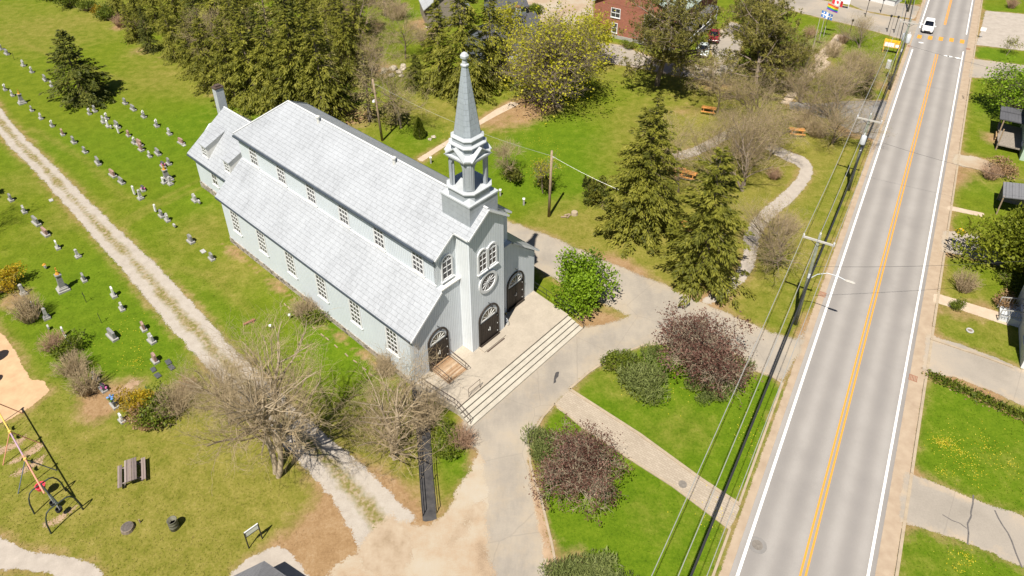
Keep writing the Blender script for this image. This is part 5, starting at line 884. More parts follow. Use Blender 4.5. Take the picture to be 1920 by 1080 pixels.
# ------------------------------------------------------------------ utility poles and wires
m_pole = mat('weathered green pole', (.16, .17, .13), .35, 4, .9); m_wood = mat('grey brown pole', (.27, .20, .135), .3, 4, .9); m_arm = mat('pale crossarm', (.42, .395, .36), .2, 4, .8); m_cer = mat('white insulator', (.7, .7, .72), .05, 5, .3); m_alu = mat('bare aluminium wire', (.50, .49, .47), .1, 2, .4, .5); m_cable = mat('black cable', (.03, .03, .032), .2, 4, .6); m_tank = mat('grey transformer tank', (.50, .52, .54), .12, 4, .4)
def ang(p): return math.atan2(RN[1], RN[0])
PA = []
def utility_pole(px, py, h, label, arm=True, tank=0, lamp=False, top=.115):
    o = g(px, py); t = thing('utility_pole', label, 'utility pole', o, ang(0), 'utility poles along the road'); b = MB().tube([(0, 0, -.3), (0, 0, h*.5), (0, 0, h)], .17, 10, top); b.build('pole', m_pole, t, True)
    if arm:
        MB().box(-1.25, 1.25, -.19, -.07, h-.62, h-.46).build('crossarm', m_arm, t); b = MB()
        for x, z in ((-1.18, h-.46), (1.18, h-.46), (0, h)): b.lathe([(.03, z), (.07, z+.05), (.05, z+.12), (.08, z+.16), (.04, z+.24)], 8, x, -.13 if x else 0)
        b.build('insulator', m_cer, t); MB().bar((-.7, -.1, h-.54), (0, -.1, h-1.1), .04).bar((.7, -.1, h-.54), (0, -.1, h-1.1), .04).build('brace', m_iron, t)
    for k in range(tank):
        a = -.6+k*1.25 if tank > 1 else -1.6; x, y = .48*math.cos(a), .48*math.sin(a); q = MB().lathe([(.05, h-3.3), (.27, h-3.3), (.29, h-3.2), (.29, h-2.35), (.25, h-2.28), (.05, h-2.24)], 14, x, y).build('transformer', m_tank, t, True); MB().lathe([(.04, h-2.24), (.06, h-2.1), (.03, h-1.9)], 7, x, y).build('bushing', m_cer, q)
    if lamp:
        p = [Vector((.1, 0, 5.3)), Vector((.6, 0, 6.0)), Vector((1.3, -.02, 6.45)), Vector((2.1, -.04, 6.5)), Vector((2.8, -.06, 6.35))]; a_ = MB().tube(p, .04, 7).build('lamp_arm', m_tank, t); MB().loft([[(x, -.06+y*s, 6.35+z*s) for y, z in ((-.12, 0), (-.08, .07), (.08, .07), (.12, 0), (.06, -.07), (-.06, -.07))] for x, s in ((2.65, .5), (2.85, 1), (3.3, 1.05), (3.5, .55))]).build('lamp_head', m_arm, a_)
    MB().box(-.06, .12, -.2, -.12, h*.55, h*.55+.45).build('service_box', m_tank, t)
    PA.append((o, h)); return t
utility_pole(1491, 608, 9.9, 'utility pole with curved street lamp arm beside the driveway mouth', lamp=True)
utility_pole(1591, 357, 9.6, 'utility pole with one big transformer beside the dark driveway', tank=1)
utility_pole(1668, 168, 10.6, 'utility pole with three transformers beside the yellow notice board', tank=3)
utility_pole(1702, 22, 10.4, 'farthest utility pole beside the side street corner', tank=0)
behind = PA[0][0]+(PA[0][0]-PA[1][0])*2.0; ahead = PA[3][0]+(PA[3][0]-PA[2][0])*1.0
pts = [(behind, 9.9)]+PA+[(ahead, 10)]
rn3 = Vector((RN[0], RN[1], 0))
def sag(p, q, s, n=14): return [p.lerp(q, k/n)-Vector((0, 0, s*4*(k/n)*(1-k/n))) for k in range(n+1)]
def wire(name, label, off, dz, r, m, s=.6, grp=None):
    P = []
    for (a, h), (a2, h2) in zip(pts[:-1], pts[1:]): P += sag(a+rn3*off+Vector((0, 0, h+dz)), a2+rn3*off+Vector((0, 0, h2+dz)), s)[:(-1)]
    return tag(MB().tube(P, r, 5).build(name, m), label, 'wire', grp)
wire('power_wire', 'bare pale wire on the lawn side ends of the crossarms', -1.18, -.22, .024, m_alu); wire('power_wire', 'bare pale wire along the tops of the utility poles', 0, .24, .024, m_alu); wire('power_wire', 'bare pale wire on the road side ends of the crossarms', 1.18, -.22, .022, m_alu)
wire('telephone_cable', 'thick black telephone cable strung along the utility poles', .2, -4.1, .055, m_cable, .75); wire('telephone_cable', 'thinner black cable just above the thick telephone cable', .2, -3.4, .022, m_cable, .7)
def wood_pole(a, bx, h, label):
    t = thing('wooden_pole', label, 'pole', g(*a), .3); MB().tube([(0, 0, -.2), (bx*.5, 0, h*.5), (bx, 0, h)], .16, 9, .115).build('pole', m_wood, t, True); MB().lathe([(.05, 0), (.07, .08), (.03, .2)], 7, bx+.14, 0, h-.9).build('insulator', m_cer, t); return t
wood_pole((1029, 406), .1, 8.2, 'upright brown wooden pole on the lawn right of the spire'); t = wood_pole((717, 264), -.35, 8.6, 'leaning brown wooden pole behind the church roof'); MB().lathe([(.02, 5.9), (.16, 5.75), (.18, 5.6), (.05, 5.5)], 9, -.55, -.1).bar((-.3, 0, 5.9), (-.55, -.1, 5.85), .05).build('lamp', m_cer, t)
q0, q1 = g(1029, 406)+Vector((.1, 0, 7.6)), g(1232, 160)+Vector((0, 0, 7)); p1 = g(717, 264)+Vector((-.3, 0, 8))
tag(MB().tube(sag(q0, g(1196, 440)+Vector((0, 0, 4.5)), .3, 10), .014, 4).build('service_wire', m_alu), 'thin wire from the upright wooden pole into the huge spruce', 'wire'); tag(MB().tube(sag(p1, q0, .8, 14), .012, 4).build('service_wire', m_alu), 'thin wire between the two brown wooden poles', 'wire')
w0 = PA[0][0]+Vector((0, 0, 6.6)); tag(MB().tube(sag(w0, g(2050, 560)+Vector((0, 0, 5.5)), .6, 12), .016, 4).build('service_wire', m_cable), 'thin black wire crossing the road from the lamp pole', 'wire')
for (x, y), (x2, y2), lb in (((1591, 357), (2040, 450), 'thin wire crossing the road from the single transformer pole'), ((1668, 168), (2100, 250), 'thin wire crossing the road from the three transformer pole')): tag(MB().tube(sag(g(x, y)+Vector((0, 0, 7)), g(x2, y2)+Vector((0, 0, 5.5)), .7, 12), .014, 4).build('service_wire', m_cable), lb, 'wire')
# ------------------------------------------------------------------ cars
m_carw = mat('white car paint', (.72, .72, .71), .04, 2, .25, spec=.6); m_carr = mat('dark red car paint', (.20, .012, .022), .1, 2, .22, spec=.6); m_carb = mat('dark blue car paint', (.03, .05, .16), .1, 2, .25, spec=.6); m_cart = mat('pale green white car paint', (.55, .60, .58), .06, 2, .25, spec=.6)
m_cglass = mat('car glass', (.012, .016, .026), .3, 2, .06, spec=.7); m_tyre = mat('tyre rubber', (.02, .02, .021), .3, 8, .85); m_rim = mat('wheel rim', (.4, .4, .42), .1, 5, .35, .7); m_lamp = mat('headlamp glass', (.7, .72, .75), .1, 8, .12); m_tail = mat('tail lamp', (.35, .02, .015), .2, 8, .2); m_black = mat('black plastic', (.018, .018, .02), .2, 6, .6)
def car(label, loc, rz, paint, suv=1., group='cars near the church'):
    t = thing('car', label, 'car', loc, rz, None); H = 1.62 if suv else 1.45
    def sec(x, w, z0, z1, r=.82, zb=None): zb = zb or (z0+z1)/2; return [(x, -w*.94, z0), (x, w*.94, z0), (x, w, zb), (x, w*r, z1), (x, -w*r, z1), (x, -w, zb)]
    b = MB().loft([sec(-2.25, .72, .42, .78), sec(-2.18, .86, .3, .95, .86), sec(-1.4, .91, .24, 1.03, .9), sec(-.6, .92, .22, 1.03, .92), sec(.6, .92, .22, 1.02, .92), sec(1.25, .91, .24, .98, .9), sec(1.9, .87, .28, .86, .86), sec(2.2, .74, .36, .68, .86)]); body = b.build('body', paint, t, False, bevel=.04)
    cb = lambda x, w, z: [(x, -w, z), (x, w, z)]
    b = MB(); R_ = [(-2.0, .80, 1.0), (-1.75, .66, H-.05), (.05, .68, H), (1.0, .80, .98)]
    if not suv: R_ = [(-1.75, .78, 1.0), (-1.1, .62, H-.02), (.1, .64, H), (1.05, .80, .98)]
    (xa_, wa, za_), (xb_, wb, zb_), (xc, wc, zc), (xd, wd, zd) = R_
    v = [(xa_, -wa, za_), (xa_, wa, za_), (xb_, wb, zb_), (xb_, -wb, zb_), (xc, wc, zc), (xc, -wc, zc), (xd, wd, zd), (xd, -wd, zd)]
    b.add(v, [(0, 1, 2, 3), (3, 2, 4, 5), (5, 4, 6, 7), (0, 3, 5, 7), (1, 6, 4, 2)]); cab = b.build('cabin', paint, t, bevel=.04)
    def gl_quad(ps, k=.12, off=.012):
        c = sum((Vector(p) for p in ps), Vector())/len(ps); nn = (Vector(ps[1])-Vector(ps[0])).cross(Vector(ps[2])-Vector(ps[0])).normalized(); nn = nn if nn.dot(c-Vector((-.3, 0, 1.0))) > 0 else -nn
        return [Vector(p).lerp(c, k)+nn*off for p in ps]
    for nm, idx in (('windscreen', (5, 4, 6, 7)), ('rear_window', (0, 1, 2, 3)), ('side_window', (0, 3, 5, 7)), ('side_window', (1, 2, 4, 6))):
        p = gl_quad([v[i] for i in idx]); c = sum(p, Vector())/4; MB().add(list(p)+[x.lerp(c, .02)*1 for x in p], [(0, 1, 2, 3), (7, 6, 5, 4), (0, 4, 5, 1), (1, 5, 6, 2), (2, 6, 7, 3), (3, 7, 4, 0)]).build(nm, m_cglass, cab)
    for x in (-1.38, 1.38):
        for s in (-1, 1):
            w = MB(Matrix.Translation((x, s*.84, .33)) @ Matrix.Rotation(math.pi/2, 4, 'X')).lathe([(.2, -.11), (.31, -.11), (.33, -.07), (.33, .07), (.31, .11), (.2, .11)], 18).build('wheel', m_tyre, t, True); MB(Matrix.Translation((x, s*.84, .33)) @ Matrix.Rotation(math.pi/2, 4, 'X')).lathe([(.05, -.115), (.2, -.105), (.2, .105), (.05, .115)], 12).build('rim', m_rim, w)
    for s in (-1, 1):
        MB().box(2.0, 2.17, s*.62-.16, s*.62+.16, .62, .76).build('headlight', m_lamp, t); MB().box(-2.23, -2.1, s*.7-.1, s*.7+.1, .75, 1.0).build('tail_light', m_tail, t); MB().box(.7, .9, s*1.0-.1, s*1.0+.1, .98, 1.14).build('mirror', paint, t)
    MB().box(2.12, 2.23, -.5, .5, .42, .56).build('grille', m_black, t); MB().box(2.0, 2.235, -.72, .72, .3, .38).build('bumper', m_black, t); return t
dang = math.atan2(RD[1], RD[0])
cl_ = g(1739, 56).to_2d(); car('white car driving towards the viewer on the road before the crossing', (cl_[0], cl_[1], .015), dang+math.pi, m_carw)
car('dark red car parked beside the brick building drive', g(1338, 74).to_3d()+Vector((0, 0, .01)), dang+math.pi+.25, m_carr, 0); car('pale car parked under the pine behind the dark red car', g(1318, 100)+Vector((0, 0, .01)), dang+math.pi+.25, m_cart, 0); car('dark blue car parked on the sandy yard at the top edge', g(958, 3)+Vector((0, 0, .01)), .1, m_carb, 1)
# ------------------------------------------------------------------ buildings
def wallmat(name, c, pitch, depth=.35):
    n = N(name); z = n.n('SeparateXYZ', ins={0: n.obj()}).outputs[2]; w = n.math('FRACT', n.math('DIVIDE', z, pitch)); e = n.step(w, .85, 1.); n.bump(n.math('SUBTRACT', 1., e), .6, .03)
    c1 = n.ramp(n.noise(n.obj(), 1, 5), [(.3, tuple(x*.88 for x in c)), (.7, c)]); return n.done(n.mix(n.math('MULTIPLY', e, depth), c1, tuple(x*.4 for x in c)), .7)
def brickmat():
    n = N('red brick'); o = n.obj(); s = n.n('SeparateXYZ', ins={0: o}); v = n.n('CombineXYZ', ins={0: n.math('ADD', s.outputs[0], s.outputs[1]), 1: s.outputs[2]}).outputs[0]
    b = n.n('TexBrick', ins={'Vector': v, 'Color1': (.24, .075, .045, 1), 'Color2': (.33, .115, .07, 1), 'Mortar': (.26, .19, .15, 1), 'Scale': 1, 'Mortar Size': .012, 'Brick Width': .4, 'Row Height': .13}).outputs[0]
    return n.done(n.mix(.3, b, n.ramp(n.noise(o, .8, 5), [(.3, (.22, .07, .045)), (.7, (.34, .13, .085))])), .9)
m_redb = brickmat(); m_cedar = wallmat('white clapboard', (.66, .66, .65), .16); m_greenw = wallmat('pale green siding', (.40, .50, .40), .16); m_bluew = wallmat('blue grey siding', (.17, .19, .22), .16); m_barnw = mat('weathered barn boards', (.22, .19, .16), .4, 6, .95)
m_shing = metalroof('dark shingles', (.085, .085, .095), .35, .16, .25, .9); m_shingg = metalroof('grey shingles', (.17, .17, .18), .35, .16, .2, .9); m_tin = metalroof('tin roof', (.42, .43, .44), .9, 3., .15, .4); m_greenr = metalroof('pale green roof', (.34, .40, .35), .9, 4., .12, .6)
uvh = lambda co, nm: (co.x, co.z*1.5) if abs(nm.x) < .3 else (co.y, co.z*1.5)
def house(name, label, loc, rz, lx, ly, hw_, pitch, mw, mr, wins=(), over=.4, ridge='x', chim=None, cat='house'):
    t = thing(name, label, cat, loc, rz); MB().box(0, lx, 0, ly, -.2, hw_).build('wall', mw, t); b = MB(); o = over
    if ridge == 'x':
        h = pitch*(ly/2+o); e = hw_-pitch*0; P = [(-o, -o, e-pitch*o*0), (lx+o, -o, e), (lx+o, ly/2, e+h), (-o, ly/2, e+h)]; b.slab(P, .14); b.slab([(x, ly-y, z) for x, y, z in P], .14); gbs = [MB().prism([(0, hw_-.05), (ly, hw_-.05), (ly/2, hw_+pitch*ly/2)], q0, q0+.15, 'x') for q0 in (0, lx-.15)]
    else:
        h = pitch*(lx/2+o); e = hw_; P = [(-o, -o, e), (-o, ly+o, e), (lx/2, ly+o, e+h), (lx/2, -o, e+h)]; b.slab(P, .14); b.slab([(lx-x, y, z) for x, y, z in P], .14); gbs = [MB().prism([(0, hw_-.05), (lx, hw_-.05), (lx/2, hw_+pitch*lx/2)], q0, q0+.15) for q0 in (0, ly-.15)]
    rf = b.build('roof', mr, t, uv=uvh); [q.build('gable', mw, t) for q in gbs]
    for sd_, a, z0, w, hh, cols, rows in wins:
        M = {'f': mapM((a, 0, 0), (1, 0, 0), (0, -1, 0)), 'b': mapM((a, ly, 0), (1, 0, 0), (0, 1, 0)), 'l': mapM((0, a, 0), (0, 1, 0), (-1, 0, 0)), 'r': mapM((lx, a, 0), (0, 1, 0), (1, 0, 0))}[sd_]; grid_window(t, M, w, z0, z0+hh, cols, rows, .12)
    if chim: c_ = MB().box(chim[0]-.3, chim[0]+.3, chim[1]-.3, chim[1]+.3, hw_, chim[2]).build('chimney', m_brickc, rf); MB().box(chim[0]-.36, chim[0]+.36, chim[1]-.36, chim[1]+.36, chim[2], chim[2]+.14).build('chimney_cap', m_brickred, c_)
    return t
def ground_dir(a, b_): v = g(*b_)-g(*a); return math.atan2(v.y, v.x), v.length
rz, ln = ground_dir((1112, 62), (1262, 96))
bh = house('brick_building', 'red brick building with white windows and pale roof behind the pines', g(1112, 62), rz, ln, 20, 5.7, .5, m_redb, m_greenr, [('f', ln*.27, 3.5, 1.7, 1.6, 2, 2), ('f', ln*.27, .9, 1.05, 1.7, 1, 2), ('f', ln*.68, 3.5, 1.7, 1.6, 2, 2), ('f', ln*.68, .9, 1.05, 1.7, 1, 2), ('r', 4, 1, 1.4, 1.6, 2, 2), ('r', 9, 1, 1.4, 1.6, 2, 2), ('r', 4, 3.5, 1.4, 1.6, 2, 2), ('r', 9, 3.5, 1.4, 1.6, 2, 2)], ridge='y', cat='building')
b = MB().box(ln, ln+1.8, 1, 15, .75, .9).box(ln, ln+1.8, 1, 15, 3.1, 3.25); b.build('gallery', m_shingg, bh); b = MB()
for y in np.arange(1.1, 15, .5): b.box(ln+1.74, ln+1.78, y-.03, y+.03, .9, 1.8)
b.box(ln+1.70, ln+1.82, 1, 15, 1.75, 1.85).box(ln, ln+1.8, .98, 1.04, 1.75, 1.85)
for y in (1.1, 4.5, 8, 11.5, 14.9): b.box(ln+1.68, ln+1.8, y-.07, y+.07, .9, 3.1)
b.build('railing', m_trim, bh); MB().box(-.1, ln+.1, -.12, 0, -.1, .55).build('foundation', m_base, bh)
rz, ln = ground_dir((801, 53), (832, 47)); house('wooden_barn', 'weathered wooden barn with pale tin roof at the top edge', g(801, 53), rz-.25, 7, 8, 3.4, .75, m_barnw, m_tin, ridge='y', over=.5, cat='barn')
gh = house('grey_house', 'dark grey house with black roof half hidden behind the yellow maple', g(930, 148), .62, 10, 9, 3.4, .7, m_bluew, m_shing, [('f', 2.5, 1, 1.1, 1.4, 1, 2), ('f', 6, 1, 1.1, 1.4, 1, 2), ('r', 3, 1, 1.1, 1.4, 1, 2)], chim=(8.5, 6.2, 7.4))
gp = MB().box(2, 9.6, -2.4, -.05, .5, .62).build('porch', m_barnw, gh); MB().slab([(1.6, -2.8, 2.7), (6.0, -2.8, 2.7), (6.0, -.05, 3.3), (1.6, -.05, 3.3)], .1).build('porch_roof', m_tin, gp, uv=uvh); b = MB()
for x in (2.1, 4, 6, 8, 9.5): b.box(x-.06, x+.06, -2.35, -2.23, .62, 2.65 if x < 7 else 1.6)
b.box(2, 9.6, -2.33, -2.25, 1.5, 1.6).box(9.5, 9.58, -2.3, -.1, 1.5, 1.6); b.build('porch_railing', m_trim, gp)
house('dark_shed', 'small shed with curved dark roof behind the spire spruce', g(925, 42), .3, 6, 6, 2.4, .45, m_bluew, m_shing, cat='shed')
house('long_trailer', 'long low trailer with pale green roof at the top right edge', g(1600, -6), ground_dir((1600, -6), (1676, 12))[0], ground_dir((1600, -6), (1676, 12))[1], 4, 1.2, .12, m_cedar, m_greenr, over=.15, cat='trailer')
wh = house('white_house', 'white and blue house with porch steps at the right edge', g(1913, 690), dang-math.pi/2+.03, 9, 9.5, 5, .6, m_cedar, m_shingg, [('l', 2.2, 1.2, 1.1, 1.6, 2, 2), ('l', 6.5, 1.2, 1.1, 1.6, 2, 2)])
MB().box(-.9, -.02, 5.3, 7.4, -.1, .7).box(-1.5, -.9, 5.5, 7.2, -.1, .35).build('porch_steps', m_tank, wh); b = MB()
for y in (5.4, 7.3): b.bar((-.05, y, 1.7), (-1.6, y, 1.25), .07); b.bar((-1.6, y, 1.25), (-1.6, y, 0), .08); b.bar((-.05, y, 1.0), (-1.6, y, .6), .05); [b.bar((-.05-.22*k, y, .7-.06*k), (-.05-.22*k, y, 1.68-.06*k), .03) for k in range(1, 7)]
b.build('porch_railing', m_base, wh)
gn = house('green_house', 'pale green house with dark porch roof at the right edge', g(1911, 300), dang-math.pi/2, 9, 9, 4, .6, m_greenw, m_shing, [('l', 2, 1.2, 1, 1.4, 1, 2)])
dk = MB().box(-2.6, -.02, 1.2, 7.5, .7, .85).build('deck', m_barnw, gn)
for x, y in ((-2.5, 1.3), (-2.5, 4.3), (-2.5, 7.4)): MB().box(x-.07, x+.07, y-.07, y+.07, -.1, 2.9).build('post', m_wood, dk)
MB().slab([(-3.0, 4.2, 2.9), (.2, 4.2, 2.9), (.2, 8, 3.05), (-3.0, 8, 3.05)], .12).build('porch_roof', m_shing, dk, uv=uvh)
m_pal = mat('pallet wood', (.36, .24, .12), .35, 6, .9)
for i, (x, y, lb) in enumerate(((1874, 262, 'wooden pallets stacked on the lawn before the green house deck'), (1893, 272, 'wooden pallet stack leaning by the green house deck post'))):
    t = thing('pallet', lb, 'pallet', g(x, y), dang+.2*i)
    for lv in range(3):
        b = MB()
        for k in range(7): b.box(-.75+k*.22, -.75+k*.22+.13, -.6, .6, .1+.3*lv, .13+.3*lv)
        for y_ in (-.55, 0, .55): b.box(-.75, .75, y_-.05, y_+.05, 0+.3*lv, .1+.3*lv)
        b.build('pallet_layer', m_pal, t)
cp = thing('carport', 'small grey metal lean to roof beside the olive cedar', 'shelter', g(1866, 402), dang-math.pi/2)
MB().slab([(0, 0, 2.3), (0, 3.4, 2.3), (3.2, 3.4, 2.9), (3.2, 0, 2.9)], .1).build('roof', m_shingg, cp, uv=uvh)
for x, y in ((.1, .1), (.1, 3.3), (3.1, .1), (3.1, 3.3)): MB().box(x-.06, x+.06, y-.06, y+.06, -.1, 2.35).build('post', m_wood, cp)
MB().box(.1, 3.1, 3.24, 3.3, 0, 2.3).build('wall', m_barnw, cp)
gz = thing('gazebo', 'small pavilion with grey shingle hip roof cut by the bottom edge', 'gazebo', g(492, 1150)); n6 = [(1.85*math.cos(a), 1.85*math.sin(a)) for a in [math.pi/6+k*math.pi/3 for k in range(6)]]
MB().add([(x, y, 2.35) for x, y in n6]+[(0, 0, 3.1)]+[(x, y, 2.22) for x, y in n6], [(k, (k+1) % 6, 6) for k in range(6)]+[(k, 7+k, 7+(k+1) % 6, (k+1) % 6) for k in range(6)]+[tuple(range(12, 6, -1))]).build('roof', m_shingg, gz, uv=lambda co, nm: (math.atan2(co.y, co.x)*2, co.z*3))
for x, y in n6: MB().box(x*.88-.06, x*.88+.06, y*.88-.06, y*.88+.06, -.1, 2.25).build('post', m_wood, gz)
# ------------------------------------------------------------------ playground
m_sy = mat('yellow paint', (.62, .42, .10), .12, 4, .5); m_so = mat('salmon paint', (.60, .27, .18), .12, 4, .5); m_sp = mat('lilac paint', (.42, .28, .36), .12, 4, .5); m_sg = mat('grey blue paint', (.12, .14, .18), .2, 4, .5); m_red = mat('red plastic', (.62, .06, .09), .12, 4, .4); m_dkm = mat('dark green metal', (.035, .045, .04), .3, 4, .5); m_rub = mat('black rubber', (.018, .018, .018), .2, 5, .8)
def at_h(px, py, z): return g(px, py, z)
sw = thing('swing_set', 'tall swing set with yellow and salmon beam and splayed legs', 'swing', (0, 0, 0)); hs = 2.5; A0, A1 = at_h(-14, 752, hs), at_h(83, 925, hs); bd = (A1-A0).normalized(); sd_ = Vector((-bd.y, bd.x, 0)); Lb = (A1-A0).length
for f0, f1, m in ((0, .38, m_sy), (.38, .62, m_sp), (.62, 1, m_so)): MB().tube([A0+bd*Lb*f0, A0+bd*Lb*f1], .05, 8).build('beam', m, sw)
for f, m in ((.0, m_so), (.36, m_so), (.66, m_sg)):
    p = A0+bd*Lb*f
    for s in (-1, 1): MB().tube([p, Vector((p.x, p.y, 0))+sd_*s*1.25], .035, 7).build('leg', m, sw)
    MB().lathe([(.03, -.12), (.1, -.1), (.1, .1), (.03, .12)], 8, p.x, p.y, p.z).build('joint', m_sy, sw)
for f in (.1, .2, .48, .56):
    p = A0+bd*Lb*f; a_, c_ = p+bd*.22, p-bd*.22; dz = Vector((0, 0, 1.9)); s_ = MB().add([a_-dz+sd_*.1, a_-dz-sd_*.1, p-dz-sd_*.1-Vector((0, 0, .12)), p-dz+sd_*.1-Vector((0, 0, .12)), c_-dz+sd_*.1, c_-dz-sd_*.1], [(0, 1, 2, 3), (3, 2, 5, 4)]).build('seat', m_rub, sw); MB().tube([a_, a_-dz], .012, 4).tube([c_, c_-dz], .012, 4).build('chain', m_tank, s_)
p = A0+bd*Lb*.80; dz = 1.7; s_ = MB(Matrix.Translation((p.x, p.y, p.z-dz))).lathe([(.02, 0), (.26, .02), (.32, .3), (.34, .34), (.26, .34), (.22, .06), (.02, .05)], 14).build('bucket_seat', m_red, sw); MB().tube([p+bd*.25, p+bd*.25-Vector((0, 0, dz-.3))], .012, 4).tube([p-bd*.25, p-bd*.25-Vector((0, 0, dz-.3))], .012, 4).build('chain', m_tank, s_)
ar_ = thing('swing_set', 'low dark metal arch swing frame at the end of the tall swing set', 'swing', (0, 0, 0)); hb = 2.0; B0, B1 = at_h(76, 908, hb), at_h(108, 944, hb); bd = (B1-B0).normalized(); sd_ = Vector((-bd.y, bd.x, 0))
for p, nm in ((B0, 0), (B1, 1)):
    q = [Vector((p.x, p.y, 0))+sd_*(1.05*math.cos(a))*1.0+Vector((0, 0, hb*min(1, 1.15*math.sin(a)**.6) if 0 < a < math.pi else 0)) for a in [math.pi*k/12 for k in range(13)]]; MB().tube(q, .05, 8).build('arch', m_dkm, ar_)
MB().tube([B0, B1], .06, 8).build('beam', m_dkm, ar_)
for f in (.35, .7):
    p = B0.lerp(B1, f); MB(Matrix.Translation((p.x, p.y, .55))).lathe([(.03, 0), (.2, .02), (.22, .25), (.17, .25), (.15, .06), (.03, .05)], 10).build('seat', m_rub, ar_); MB().tube([p+bd*.16, p+bd*.16-Vector((0, 0, 1.25))], .02, 4).tube([p-bd*.16, p-bd*.16-Vector((0, 0, 1.25))], .02, 4).build('chain', m_tank, ar_)
m_tabg = N('old grey boards'); o = m_tabg.obj(); yy = m_tabg.n('SeparateXYZ', ins={0: o}).outputs[1]; pv = m_tabg.n('TexWhiteNoise', noise_dimensions='1D', ins={'W': m_tabg.math('FLOOR', m_tabg.math('DIVIDE', yy, .15))}).outputs['Value']; m_tabg = m_tabg.done(m_tabg.ramp(m_tabg.math('ADD', m_tabg.math('MULTIPLY', pv, .5), m_tabg.math('MULTIPLY', m_tabg.noise(o, 6, 4, .7, (.4, 4, 1)), .5)), [(.2, (.12, .095, .09)), (.5, (.22, .17, .155)), (.8, (.33, .28, .25))]), .9)
m_tabo = mat('orange stained wood', (.50, .225, .06), .2, 4, .7)
def table(label, loc, rz, m, teal=False, group=None, sc=1.):
    t = thing('picnic_table', label, 'picnic table', loc, rz, group); t.scale = (sc,)*3; b = MB()
    for k in range(5): b.box(-.95, .95, -.39+k*.16, -.39+k*.16+.14, .72, .765)
    b.build('tabletop', m, t)
    for s in (-1, 1):
        b = MB(); b.box(-.95, .95, s*.76-.14, s*.76-.01, .42, .46).box(-.95, .95, s*.76+.01, s*.76+.14, .42, .46); b.build('bench', m, t)
    for x in (-.65, .65): b = MB(); b.bar((x, -.25, .72), (x, -.6, 0), .09, .05).bar((x, .25, .72), (x, .6, 0), .09, .05).bar((x, -.85, .39), (x, .85, .39), .05, .09).bar((x, -.36, .69), (x, .36, .69), .05, .07); b.build('leg', m, t)
    return t
rz_t, _ = ground_dir((230, 895), (234, 868)); table('old grey picnic table on the playground grass', g(250, 893), rz_t+.12, m_tabg)
for x, y, a, lb in ((1328, 211, -.35, 'orange picnic table on the park lawn below the red car'), (1493, 252, -.2, 'orange picnic table among the bare trees near the transformer pole'), (1269, 328, .5, 'orange picnic table left of the slender bare trunk'), (1289, 333, -.5, 'orange picnic table right of the slender bare trunk'), (1276, 432, .3, 'orange picnic table hidden behind the huge park spruces')): table(lb, g(x, y), a, m_tabo, group='orange picnic tables in the park')
b = thing('trash_barrel', 'open rusty metal trash barrel standing on the playground grass', 'barrel', g(328, 990)); MB().lathe([(.28, 0), (.3, .02), (.3, .28), (.315, .3), (.3, .32), (.3, .58), (.315, .6), (.3, .62), (.3, .88), (.32, .9), (.27, .9), (.265, .1), (.02, .1)], 20).build('drum', mat('rusty green drum', (.12, .115, .085), .5, 5, .7), b, True)
MB().lathe([(.02, .5), (.24, .5)], 16).build('rubbish', m_sg, b)
m_twd = mat('dark weathered wood', (.10, .085, .075), .5, 7, .95); s_ = thing('tree_stump', 'round dark tree stump set in the playground grass', 'stump', g(240, 992)); MB().lathe([(.44, -.05), (.42, .1), (.40, .26), (.36, .28), (.02, .28)], 14).build('bark', m_bark, s_); MB().lathe([(.36, .281), (.02, .30)], 14).build('cut_face', m_twd, s_)
MB().tube([(0, 0, -.05), (0, 0, .35)], .05, 7).build('post', m_wood, thing('small_post', 'short wooden stub post right of the tree stump', 'post', g(263, 980)))
fr = thing('notice_board', 'leaning empty notice board frame on black posts at the bottom left', 'sign', (0, 0, 0)); p0, p1 = g(467, 1028), g(492, 1010); up = Vector((0, 0, 1.7))
for p in (p0, p1): MB().tube([p, p+up], .04, 6).build('post', m_iron, fr)
MB().tube([p0+up, p1+up], .04, 6).build('top_bar', m_trim, fr); MB().tube([p0+up*.68, p1+up*.68], .025, 6).build('lower_bar', m_iron, fr); MB().add([p0+up*.97, p1+up*.97, p1+up*.7, p0+up*.7, p0+up*.97+Vector((.03, .03, 0)), p1+up*.97+Vector((.03, .03, 0)), p1+up*.7+Vector((.03, .03, 0)), p0+up*.7+Vector((.03, .03, 0))], [(0, 1, 2, 3), (7, 6, 5, 4), (0, 4, 5, 1), (2, 6, 7, 3)]).build('panel', mat('clear panel', (.55, .58, .5), .1, 2, .2), fr)
MB().tube([(0, 0, -.1), (0, 0, 2.3)], .05, 6).lathe([(.55, 2.2), (.6, 2.5), (.5, 2.8), (.02, 2.9)], 10).build('paddle', m_red, thing('play_post', 'play post with round paddle past the left edge of the sand', 'play equipment', g(-30, 690))); MB().tube([(0, 0, -.1), (0, 0, 1.6)], .05, 6).lathe([(.35, 1.5), (.42, 1.7), (.35, 1.95), (.02, 2.0)], 10).build('paddle', m_sy, thing('play_post', 'smaller play post past the left edge of the sand', 'play equipment', g(-28, 728)))
